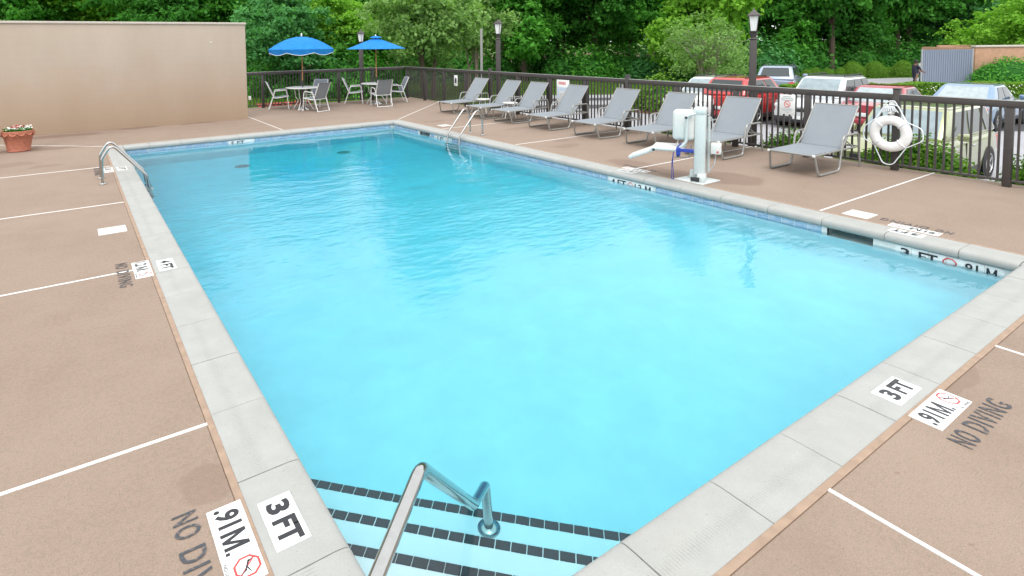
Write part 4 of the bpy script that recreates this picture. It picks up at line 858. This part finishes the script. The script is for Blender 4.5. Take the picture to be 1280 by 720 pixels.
        mb = MB(); mb.bbox(-Lc*.3+.5, Lc*.31-.5, s_*(hw-.004)-.012, s_*(hw-.004)+.012, .26, .6 if lower else .36, .008); mb.build('sill_and_shade', lower or 'trim_black', t)  # with lower set, the taller dark box puts shade onto the car's sides
        for sx in (-Lc*.17, .12, Lc*.2):
            mb = MB(); mb.bbox(sx-.006, sx+.006, s_*(hw*.99)-.012, s_*(hw*.99)+.012, .42, belt-.1, .003, None, 1); mb.build('door_seam', 'trim_black', t)
        for hx in (-.35, .65):
            mb = MB(); mb.bbox(hx-.1, hx+.1, s_*(hw*.985)-.022, s_*(hw*.985)+.022, belt-.2, belt-.165, .01); mb.build('door_handle', 'rim' if kind == 'box' else paint_, t)
    mb = MB(); mb.bbox(Lc/2-.16, Lc/2+.012, -hw*.5, hw*.5, fz-.14, fz+.0, .03); mb.build('grille', 'trim_black', t)
    for x, s_ in ((Lc/2, 1), (-Lc/2, -1)):
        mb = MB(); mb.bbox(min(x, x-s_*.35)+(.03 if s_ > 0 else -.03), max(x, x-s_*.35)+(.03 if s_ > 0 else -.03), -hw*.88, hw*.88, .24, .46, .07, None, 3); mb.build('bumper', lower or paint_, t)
        mb = MB(); px_ = x+s_*.045 if s_ > 0 else x-.03; mb.bbox(px_-.01, px_+.01, -.16, .16, .52 if s_ < 0 else .36, .64 if s_ < 0 else .48, .004); mb.build('licence_plate', 'plate', t)
    if kind == 'suv':
        for s_ in (-1, 1):
            mb = MB(); mb.tube(fillet([(r0+.1, s_*wr*.84, H-.02), (r0+.2, s_*wr*.84, H+.05), (r1-.35, s_*wr*.84, H+.05), (r1-.25, s_*wr*.84, H-.02)], .05, 3), .02, 6); mb.build('roof_rail', 'trim_black', t)
    return t
def park(px, d): p_ = at(px, d); return (p_.x, p_.y, ZL)
car('parked_car', 'pale lime boxy hatchback parked nose-in behind the life ring', (14.75, 3.5, ZL), PI, 'car_lime', 4.1, 1.79, 1.61, 'box', 'kia_screen')
def rear_at(x, y, head, Lc): return (x+math.cos(head)*Lc/2, y+math.sin(head)*Lc/2, ZL)
p_ = park(938, 22.6); car('parked_car', 'bright red SUV with its tailgate towards the pool', p_, math.radians(3), 'car_red', 4.4, 1.82, 1.66, 'suv')
p_ = park(1033, 20.9); car('parked_car', 'silver SUV with roof rails and painted shade low on its body, nose towards the pool', p_, PI+math.radians(4), 'car_silver', 4.5, 1.82, 1.72, 'suv', 'kia_screen', lower='trim_black')
p_ = park(1113, 20.2); car('parked_car', 'deep red sedan with sky reflection painted into its rear glass beside the silver SUV', p_, math.radians(2), 'car_darkred', 4.6, 1.8, 1.45, 'sedan', 'painted_sky_glass')
p_ = park(1222, 20.3); car('parked_car', 'blue-grey sedan parked beyond the lime hatchback', p_, math.radians(0), 'car_blue', 4.7, 1.84, 1.46, 'sedan', 'painted_sky_glass')
p_ = park(889, 23.2); car('parked_car', 'white crossover with shade painted along its lower sides behind the pool lift', p_, PI+math.radians(6), 'car_white', 4.5, 1.82, 1.6, 'suv', 'kia_screen', lower='trim_black')
p_ = park(976, 31); car('parked_car', 'pale blue wagon parked far back beyond the low hedge', p_, math.radians(20), 'car_paleblue', 4.8, 1.85, 1.7, 'suv')

# ---- dumpster enclosure, people
e0, e1 = at(1152, 35), at(1214, 35); dv = e1-e0; t = thing('corrugated_gate', 'grey-blue corrugated metal gate panel of the bin enclosure', 'gate', (e0.x, e0.y, ZL), math.atan2(dv.y, dv.x)); lnE = dv.length
n = 22
sw = lnE/n; mk = MB(); mk.add([(0, 0, .1), (sw*.25, -.0, .1), (sw*.35, -.035, .1), (sw*.8, -.035, .1), (sw*.9, 0, .1), (sw, 0, .1)]+[(0, 0, 2.3), (sw*.25, 0, 2.3), (sw*.35, -.035, 2.3), (sw*.8, -.035, 2.3), (sw*.9, 0, 2.3), (sw, 0, 2.3)], [(k, k+1, 7+k, 6+k) for k in range(5)]); mk.add([(0, .02, .1), (sw, .02, .1), (sw, .02, 2.3), (0, .02, 2.3)], [(3, 2, 1, 0)])
mke = mk.mesh('corrugation'); mke.materials.append(MT['corr'])
for k in range(n): o = link('corrugation', mke, t); o.location = (k*sw, 0, 0)
mb = MB()
mb.box(-.04, 0, -.03, .06, 0, 2.33); mb.box(lnE, lnE+.05, -.03, .06, 0, 2.33); mb.box(0, lnE, .021, .06, .3, .38); mb.box(0, lnE, .021, .06, 2.1, 2.18); mb.build('gate_frame', 'sign_grey', t)
e2 = at(1215, 35.2); e3 = at(1420, 35); dv = e3-e2; t = thing('enclosure_wall', 'tan block wall with a darker cap beside the corrugated gate', 'wall', (e2.x+.05, e2.y, ZL), math.atan2(dv.y, dv.x)); mb = MB(); mb.bbox(.12, dv.length, 0, .25, 0, 2.4, .02); mb.build('wall_panel', 'tan_block', t); mb = MB(); mb.bbox(.08, dv.length, -.06, .3, 2.4, 2.52, .02); mb.build('cap', 'stucco_cap', t)
mb = MB(); mb.bbox(.12, .37, .25, 4, 0, 2.4, .02); mb.build('return_wall', 'tan_block', t)
e4, e5 = at(1172, 39), at(1228, 39); dv = e5-e4; tag(MB().bbox(0, dv.length, 0, .2, 0, 2.5, .02).build('enclosure_rear_wall', 'tan_block', loc=(e4.x, e4.y, ZL)), 'tan rear wall of the bin enclosure showing above the gate', 'wall').rotation_euler = (0, 0, math.atan2(dv.y, dv.x))
def person(label, loc, heading, top, arms):
    t = thing('person', label, 'person', loc, heading)
    me = bpy.data.meshes.new('body'); J = {'pel': (0, 0, .95), 'ch': (.02, 0, 1.25), 'sh': (.02, 0, 1.42), 'nk': (.03, 0, 1.5), 'hd': (.05, 0, 1.6), 'ht': (.06, 0, 1.72)}
    V = [J['pel'], J['ch'], J['sh'], J['nk'], J['hd'], J['ht']]; E = [(0, 1), (1, 2), (2, 3), (3, 4), (4, 5)]; Rr = [.14, .15, .12, .055, .095, .07]
    def chain(root, pts):
        prev = root
        for (p_, r) in pts: V.append(p_); Rr.append(r); E.append((prev, len(V)-1)); prev = len(V)-1
    for s_ in (-1, 1):
        k = s_*.14; chain(0, [((.0, s_*.1, .88), .095), ((k, s_*.1, .5), .06), ((k*1.2-.06, s_*.1, .09), .045), ((k*1.2+.1, s_*.1, .045), .035)])
        a = arms; chain(2, [((.02, s_*.19, 1.39), .055), ((.02+a*.15, s_*.23, 1.13), .042), ((.02+a*.38, s_*.18, 1.04), .034), ((.02+a*.46, s_*.17, 1.04), .028)])
    me.from_pydata(V, E, []); me.update(); o = link('body', me, t); me.materials.append(MT['skin']); me.materials.append(MT[top]); bm = bmesh.new(); bm.from_mesh(me); sk = bm.verts.layers.skin.verify()
    for v, r in zip(bm.verts, Rr): v[sk].radius = (r, r*1.15)
    bm.verts.ensure_lookup_table(); bm.verts[0][sk].use_root = True; bm.to_mesh(me); bm.free()
    md = o.modifiers.new('skin', 'SKIN'); md2 = o.modifiers.new('sub', 'SUBSURF'); md2.levels = 2; md2.render_levels = 2
    bpy.context.view_layer.update(); dgx = bpy.context.evaluated_depsgraph_get(); m2 = bpy.data.meshes.new_from_object(o.evaluated_get(dgx)); o.modifiers.clear(); o.data = m2; m2.materials.clear()
    for q in ('skin', top, 'cloth_dark'): m2.materials.append(MT[q])
    for pz in m2.polygons:
        c_ = pz.center; pz.material_index = 2 if c_.z < .98 and abs(c_.y) < .165 else (1 if .97 < c_.z < 1.47 and (abs(c_.y) < .2 or c_.z > 1.2) and c_.x < .22 else 0); pz.use_smooth = True
    mb = MB(); mb.lathe([(0, 1.765), (.06, 1.755), (.1, 1.71), (.112, 1.65), (.1, 1.6)], 14, Matrix.Translation((.035, 0, 0))); mb.build('hair', 'hair', t)
    return t
pp = at(1143.5, 33.6, ZL); person('person in dark clothes walking towards the corrugated gate', tuple(pp), math.radians(-32), 'cloth_dark', 1.0)
pp = at(1151.5, 36.2, ZL); person('person in a white top mostly hidden behind the corrugated gate edge', tuple(pp), math.radians(-32), 'cloth_white', 1.0)

# ================================================================== PLANTS
def unit(n): v = RNG.normal(size=(n, 3)); return v/np.linalg.norm(v, axis=1, keepdims=True)
def crown_mesh(name, H, Rw, z0, n_cl, per, leaf, seed, cl_r=.62, lobes=7, mats='leaf_mid'):
    global RNG
    RNG = np.random.default_rng(seed)
    # a few big lobes, clumps on and in each lobe, leaves in each clump: uneven outline with gaps
    lb = []
    for k in range(lobes):
        a = 2*PI*k/lobes+RNG.uniform(-.4, .4); r = Rw*RNG.uniform(.3, .62); z = z0+(H-z0)*RNG.uniform(.16, .78); lb.append((r*math.cos(a), r*math.sin(a), z, Rw*RNG.uniform(.42, .62)))
    lb.append((0, 0, z0+(H-z0)*.8, Rw*.5)); lb.append((0, 0, z0+(H-z0)*.4, Rw*.7)); lb = np.array(lb); pick = RNG.integers(0, len(lb), n_cl); d = unit(n_cl); rr = RNG.random(n_cl)**.35
    C = lb[pick, :3]+d*lb[pick, 3:4]*rr[:, None]*np.array([1, 1, .8]); C[:, 2] = np.maximum(C[:, 2], z0+.1*RNG.random(n_cl)); out = d
    size = cl_r*RNG.uniform(.6, 1.35, n_cl); N = n_cl*per; ci = np.repeat(np.arange(n_cl), per); g = RNG.normal(size=(N, 3))*np.array([1, 1, .55])*.5
    pts = C[ci]+g*size[ci][:, None]; pts[:, 2] -= .25*np.abs(g[:, 0])*size[ci]; nrm = RNG.normal(size=(N, 3))*.75+out[ci]*.55+np.array([0, 0, .75])
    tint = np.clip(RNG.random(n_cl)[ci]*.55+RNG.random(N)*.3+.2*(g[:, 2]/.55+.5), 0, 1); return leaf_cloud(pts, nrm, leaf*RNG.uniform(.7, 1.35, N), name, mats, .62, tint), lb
def trunk_mesh(name, lb, H, r, mat, lean=.0, stems=1):
    mb = MB()
    for s_ in range(stems):
        ox = 0 if stems == 1 else .25*math.cos(2.1*s_); oy = 0 if stems == 1 else .25*math.sin(2.1*s_); top = Vector((ox*3, oy*3, H*.72)); P0 = [Vector((ox, oy, -.1)), Vector((ox*1.3+lean, oy*1.3, H*.2)), Vector((ox*2, oy*2+lean, H*.45)), top]; mb.tube(fillet(P0, 1.0, 4), [r*(1-.75*i/10) for i in range(len(fillet(P0, 1.0, 4)))] if False else [r*(1-.8*i/(len(fillet(P0, 1.0, 4))-1)) for i in range(len(fillet(P0, 1.0, 4)))], 8)
        for i, b in enumerate(lb[s_::stems]):
            base = P0[1].lerp(P0[2], random.random()*.9); e = Vector(b[:3]); mid = base.lerp(e, .5)+Vector((0, 0, .35)); q = [base, mid, e]; mb.tube(fillet(q, .6, 4), [r*.42*(1-.8*k/6) for k in range(len(fillet(q, .6, 4)))], 6)
    me = mb.mesh(name); me.materials.append(MT[mat]); return me
PROTO = []
for i, (H, Rw, z0, ncl) in enumerate(((10, 4.0, .9, 430), (10, 3.4, 1.3, 400), (10, 4.4, .7, 460), (9.5, 3.0, .8, 380))):
    cm, lb = crown_mesh('crown', H, Rw, z0, ncl, 52, .3, 100+i, .62); tm_ = trunk_mesh('trunk', lb, H, .2, 'bark'); PROTO.append((cm, tm_))
cm, lb = crown_mesh('crown', 5.5, 3.0, 1.3, 330, 44, .2, 131, .5, 8); PALE = (cm, trunk_mesh('trunk', lb, 5.5, .12, 'bark', .1, 3))
cm, lb = crown_mesh('crown', 4.2, 3.3, .9, 230, 34, .15, 133, .5, 9); SPARSE = (cm, trunk_mesh('trunk', lb, 4.2, .12, 'bark_pale', .05, 3))
cm, lb = crown_mesh('crown', 7, 2.4, 2.2, 260, 44, .24, 137, .5, 6); MULTI = (cm, trunk_mesh('trunk', lb, 7, .09, 'bark_pale', .05, 4))
def tree(proto, px, d, sc, mat, label, group=None, zs=1.0, z=-1.02):
    cm, tmh = proto; p_ = at(px, d, z); t = thing('tree', label, 'tree', tuple(p_), random.uniform(0, 6.28), group); t.scale = (sc, sc, sc*zs)
    o = link('crown', cm, t); o.material_slots[0].link = 'OBJECT'; o.material_slots[0].material = MT[mat]; link('trunk', tmh, t); return t
def tall(px, d, sc):
    # height factor so the tree line has the uneven top of the real wood
    e = np.interp(px, [205, 255, 385, 400, 478, 505, 575, 605, 780, 1000], [23, 12, 12, 9.5, 9.5, 22, 21, 16, 14, 14]); k = (px-PPX)/F_PX
    return (d*math.sqrt(1+k*k)*math.tan(math.radians(float(e)))+3.1)/(10.4*sc)
# deep wood, three staggered rows
deep = 'tall leafy green tree in the dense wood'
for i, px in enumerate(range(-60, 1420, 74)):
    px_, d_, sc_ = px+random.uniform(-18, 18), random.uniform(60, 66), random.uniform(1.25, 1.6)
    tree(PROTO[i % 4], px_, d_, sc_, ('leaf_dark', 'leaf_mid', 'leaf_dark')[i % 3], ('dark ', 'mid ', 'shady ')[i % 3]+'green tree at the very back of the wood', 'trees at the back of the wood', tall(px_, d_, sc_)*random.uniform(.93, 1.04))
for i, px in enumerate(range(-40, 1400, 82)):
    px_, d_, sc_ = px+random.uniform(-16, 16), random.uniform(52, 57), random.uniform(1.05, 1.35)
    tree(PROTO[(i*3+1) % 4], px_, d_, sc_, ('leaf_mid', 'leaf_dark', 'leaf_mid', 'leaf_blue')[i % 4], ('mid green', 'dark green', 'leafy green', 'bluish green')[i % 4]+' tree in the middle of the wood', 'trees in the middle of the wood', tall(px_, d_, sc_)*random.uniform(.88, 1.0))
for i, px in enumerate((20, 110, 205, 290)):
    tree(PROTO[i % 4], px, 37+i % 2*3, .95, ('leaf_mid', 'leaf_yellow', 'leaf_dark', 'leaf_mid')[i], ('mid green tree farthest along the stucco wall from the umbrellas', 'light yellow-green tree topping the stucco wall', 'dark green tree topping the stucco wall', 'mid green tree at the stucco wall end by the umbrellas')[i], 'trees behind the stucco wall', 1.0)
tree(PROTO[0], 352, 34, .68, 'leaf_blue', 'dark blue-green tree behind the scalloped umbrella'); tree(PROTO[1], 418, 38, .72, 'leaf_yellow', 'light green tree between the two umbrellas'); tree(PROTO[3], 470, 43, .9, 'leaf_mid', 'mid green tree behind the plain umbrella')
tree(PALE, 535, 32, 1.22, 'leaf_grey', 'pale grey-green tree beyond the patio fence corner', None, 1.05); tree(MULTI, 592, 37, 1.0, 'leaf_grey', 'slender tree with several pale trunks beside the thin pole')
tree(PROTO[2], 655, 47, 1.15, 'leaf_mid', 'full green tree left of the wooded gap, behind the lounger row', None, 1.1); tree(PROTO[0], 745, 50, 1.1, 'leaf_dark', 'dark layered tree beside the bright yellow-green tree', None, 1.1)
tree(PROTO[2], 872, 43, 1.12, 'leaf_yellow', 'bright yellow-green tree rising behind the parked white car', None, 1.1); tree(SPARSE, 885, 36, 1.0, 'leaf_grey', 'low spreading tree with bare grey twigs behind the white car')
tree(PROTO[1], 985, 54, 1.1, 'leaf_mid', 'mid green tree beyond the boxwood balls, left of the tall ones'); tree(PROTO[3], 1060, 56, 1.2, 'leaf_dark', 'dark green tree right behind the boxwood balls'); tree(PROTO[0], 1135, 57, 1.25, 'leaf_dark', 'drooping dark tree over the person by the gate'); tree(PROTO[2], 1215, 58, 1.2, 'leaf_mid', 'large green tree behind the corrugated gate')
cm, lb = crown_mesh('crown', 6.2, 3.9, 2.3, 330, 48, .2, 151, .5, 8); LAY = (cm, trunk_mesh('trunk', lb, 6.2, .14, 'bark')); tree(LAY, 1290, 38, 1.0, 'leaf_yellow', 'light green layered tree overhanging the tan enclosure wall')
poly_sheet('forest_floor', [A(-500, 49), A(300, 40), A(620, 48), A(900, 57), A(1700, 60), A(1700, 150), A(-500, 150)], -1.012, 'mulch')
RNG = np.random.default_rng(77); n = 30000; px = RNG.uniform(-120, 1420, n); d = 74+RNG.normal(size=n)*2.5; k = (px-PPX)/F_PX; z = -1.0+RNG.random(n)**.9*11
o = link('distant_wood', leaf_cloud(np.stack([CAMPOS.x+FW.x*d+RT.x*k*d, CAMPOS.y+FW.y*d+RT.y*k*d, z], 1), RNG.normal(size=(n, 3))*.7+[-.5, -.8, .5], .75*RNG.uniform(.6, 1.4, n), 'distant_wood', 'leaf_dark'), kind='stuff'); tag(o, 'deep green mass of far woodland behind the trees', 'woodland')
# bare grey twigs of the sparse tree
sp = at(885, 36, -1.02); mb = MB()
for k in range(70):
    a = random.uniform(0, 2*PI); r = random.uniform(.4, 2.4); b = Vector((r*.5*math.cos(a), r*.5*math.sin(a), random.uniform(1.6, 2.6))); e = b+Vector((math.cos(a)*random.uniform(.6, 1.4), math.sin(a)*random.uniform(.6, 1.4), random.uniform(.5, 1.6))); mb.tube([b, b.lerp(e, .5)+Vector((0, 0, .12)), e], [.022, .014, .006], 4)
o = mb.build('bare_twigs', 'twig_grey'); o.parent = [q for q in bpy.data.objects if q.get('label', '').startswith('low spreading tree with bare')][0]; o['kind'] = 'stuff'
# underwood along the edge of the wood
RNG = np.random.default_rng(5)
def bush_mesh(name, n, R_, H, leaf, core=True, noise=.18, flat_top=False):
    d = unit(n); d[:, 2] = np.abs(d[:, 2])*1.0-.15*RNG.random(n); k = 1+noise*np.sin(d[:, 0]*5+1)*np.cos(d[:, 1]*4)+noise*.5*RNG.normal(size=n); rr = (.82+.2*RNG.random(n))*k
    pts = d*rr[:, None]*np.array([R_, R_, H]); pts[:, 2] = np.maximum(pts[:, 2], .02); nrm = d+RNG.normal(size=(n, 3))*.55+[0, 0, .3]; return leaf_cloud(pts, nrm, leaf*RNG.uniform(.7, 1.3, n), name, 'leaf_box', .6)
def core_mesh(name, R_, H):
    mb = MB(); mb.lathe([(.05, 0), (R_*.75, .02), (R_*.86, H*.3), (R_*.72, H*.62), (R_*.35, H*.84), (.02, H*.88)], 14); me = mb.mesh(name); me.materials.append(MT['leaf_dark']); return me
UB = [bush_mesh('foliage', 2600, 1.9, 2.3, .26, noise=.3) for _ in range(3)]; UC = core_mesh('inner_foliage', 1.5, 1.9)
def bush(meshes, core, loc, sc, mat, label, group, name='shrub', zs=1.0):
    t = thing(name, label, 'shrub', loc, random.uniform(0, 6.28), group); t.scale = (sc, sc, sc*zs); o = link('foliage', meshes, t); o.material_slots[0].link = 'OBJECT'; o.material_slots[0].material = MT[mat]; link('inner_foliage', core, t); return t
for i, px in enumerate(range(300, 1000, 34)):
    p_ = at(px+random.uniform(-10, 10), random.uniform(46, 50) if px > 500 else random.uniform(33, 38), -1.02); bush(UB[i % 3], UC, tuple(p_), random.uniform(.8, 1.25), ('leaf_dark', 'leaf_mid', 'leaf_dark', 'leaf_blue')[i % 4], ('wild dark shrub', 'wild mid-green shrub', 'wild shady shrub', 'wild bluish shrub')[i % 4]+' at the foot of the wood', 'shrubs along the edge of the wood')
for i, px in enumerate(range(960, 1180, 36)):
    p_ = at(px, random.uniform(53, 55), -1.02); bush(UB[i % 3], UC, tuple(p_), random.uniform(1.0, 1.4), 'leaf_dark', 'tall loose shrub behind the clipped boxwood balls', 'shrubs behind the boxwoods')
# clipped balls beyond the road
RNG = np.random.default_rng(9); BB = bush_mesh('foliage', 8000, 1.0, 1.5, .085, noise=.03); BC = core_mesh('inner_foliage', .95, 1.4); BC.materials[0] = MT['leaf_ball']
for px, d, s_ in ((907, 46, .55), (966, 45.5, .85), (1008, 46, .55), (1019, 46.5, .62), (1034, 46, .6), (1050, 46, .62), (1066, 46, .98), (1081, 46.5, .6), (1093, 46, .98), (1110, 46.5, .6), (1128, 46, 1.0)):
    p_ = at(px, d-1.5 if d < 46 else d-.6, -1.02); big_ = s_ > .8; bush(BB, BC, tuple(p_), s_*.86, 'leaf_ball', 'large clipped boxwood ball beside the far road' if big_ else 'small clipped boxwood ball beside the far road', 'large boxwood balls' if big_ else 'small boxwood balls', 'boxwood_ball', 1.05)
p_ = at(1266, 34.2, -1.02); BIG = bush_mesh('foliage', 4200, 2.3, 1.9, .16, noise=.06); bush(BIG, core_mesh('inner_foliage', 2.2, 1.8), tuple(p_), 1.0, 'leaf_mid', 'large rounded shrub in front of the tan enclosure wall', None)
p_ = at(826, 25.5, ZL); bush(UB[1], UC, tuple(p_), .62, 'leaf_fresh', 'bushy shrub on the mulched island behind the fence', None); mb = MB(); mb.lathe([(0, .1), (1.2, .09), (1.5, .0)], 20); o = mb.build('mulch_bed', 'mulch', loc=tuple(p_), kind='structure')
# long flowering hedge behind the parked cars
h0, h1 = at(978, 28.6), at(1400, 28.2); dv = h1-h0; hl = dv.length; t = thing('hedge', 'long clipped hedge dotted with white blossoms behind the parked cars', 'hedge', (h0.x, h0.y, ZL), math.atan2(dv.y, dv.x))
RNG = np.random.default_rng(12); n = 15000; u = RNG.random(n)*hl; face = RNG.random(n); y = np.where(face < .45, -.45+.12*RNG.random(n), RNG.uniform(-.45, .45, n)); z = np.where(face < .45, RNG.random(n)*.8, .8+.04*np.sin(u*2.1)+.09*RNG.random(n)-.06); nr = np.where((face < .45)[:, None], [[0, -1, .4]], [[0, 0, 1.]])+RNG.normal(size=(n, 3))*.5
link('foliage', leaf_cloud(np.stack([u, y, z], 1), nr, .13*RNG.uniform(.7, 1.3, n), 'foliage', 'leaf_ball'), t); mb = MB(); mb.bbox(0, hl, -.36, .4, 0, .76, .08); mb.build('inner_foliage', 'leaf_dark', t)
n = 200; link('blossoms', leaf_cloud(np.stack([RNG.random(n)*hl, -.5+.06*RNG.random(n), .3+.5*RNG.random(n)], 1), RNG.normal(size=(n, 3))*.3+[0, -1, .5], .06, 'blossoms', 'petal_white', 1.0), t)
# fresh green shrubs at the foot of the fence
RNG = np.random.default_rng(15); FB = [bush_mesh('foliage', 3000, .48, .78, .06, noise=.12) for _ in range(2)]; FC = core_mesh('inner_foliage', .42, .68)
for i, (y, s_, zz) in enumerate(((.72, 1.0, -.42), (.3, .95, -.42), (-.2, 1.0, -.42), (1.98, .98, -.46), (2.3, 1.0, -.44), (2.62, .92, -.46), (4.15, .92, -.5), (4.48, .85, -.52), (5.75, .7, -.5), (7.0, .6, -.5))):
    bush(FB[i % 2], FC, (10.98+random.uniform(-.03, .03), y, zz+.04), s_*1.12, 'leaf_fresh', 'fresh green shrub at the foot of the fence', 'shrubs at the foot of the fence')
# red bedding flowers beyond the back fence
c0 = Vector((5.75, 19.35, -.55)); t = thing('flower_bed', 'low bed of red flowers on dark soil behind the back fence', 'flower bed', tuple(c0)); mb = MB(); mb.bbox(-1.0, 1.0, -.22, .22, -.1, .42, .03); mb.build('planter', 'trim_black', t); RNG = np.random.default_rng(21); n = 420
link('red_blossoms', leaf_cloud(np.stack([RNG.uniform(-.98, .98, n), RNG.uniform(-.2, .2, n), .42+.14*RNG.random(n)], 1), RNG.normal(size=(n, 3))*.5+[0, -.5, 1], .085, 'red_blossoms', 'petal_red', 1.0), t); link('leaves', leaf_cloud(np.stack([RNG.uniform(-.98, .98, n), RNG.uniform(-.2, .2, n), .4+.08*RNG.random(n)], 1), RNG.normal(size=(n, 3))*.5+[0, -.5, 1], .09, 'leaves', 'leaf_dark'), t)
# lawn tufts in the strip seen through the back fence
RNG = np.random.default_rng(31); n = 52000; px = RNG.uniform(300, 800, n); d = RNG.uniform(19.5, 46, n); k = (px-PPX)/F_PX; gx = CAMPOS.x+FW.x*d+RT.x*k*d; gy = CAMPOS.y+FW.y*d+RT.y*k*d
ok = ((gy > 20.5) | (gx > 30)) & ~((gx > 11.5) & (gy < 19.5)); ok &= ~((px > 605) & (d > 24.5) & (d < 34.2)); gx, gy, d = gx[ok], gy[ok], d[ok]; n = len(gx); nn = RNG.normal(size=(n, 3)); nn[:, 2] *= .25
o = link('grass', leaf_cloud(np.stack([gx, gy, -.99+.05*RNG.random(n)], 1), nn, .14*RNG.uniform(.6, 1.4, n), 'grass', 'leaf_fresh', .35), kind='stuff'); tag(o, 'short mown grass beyond the pool fence', 'grass')
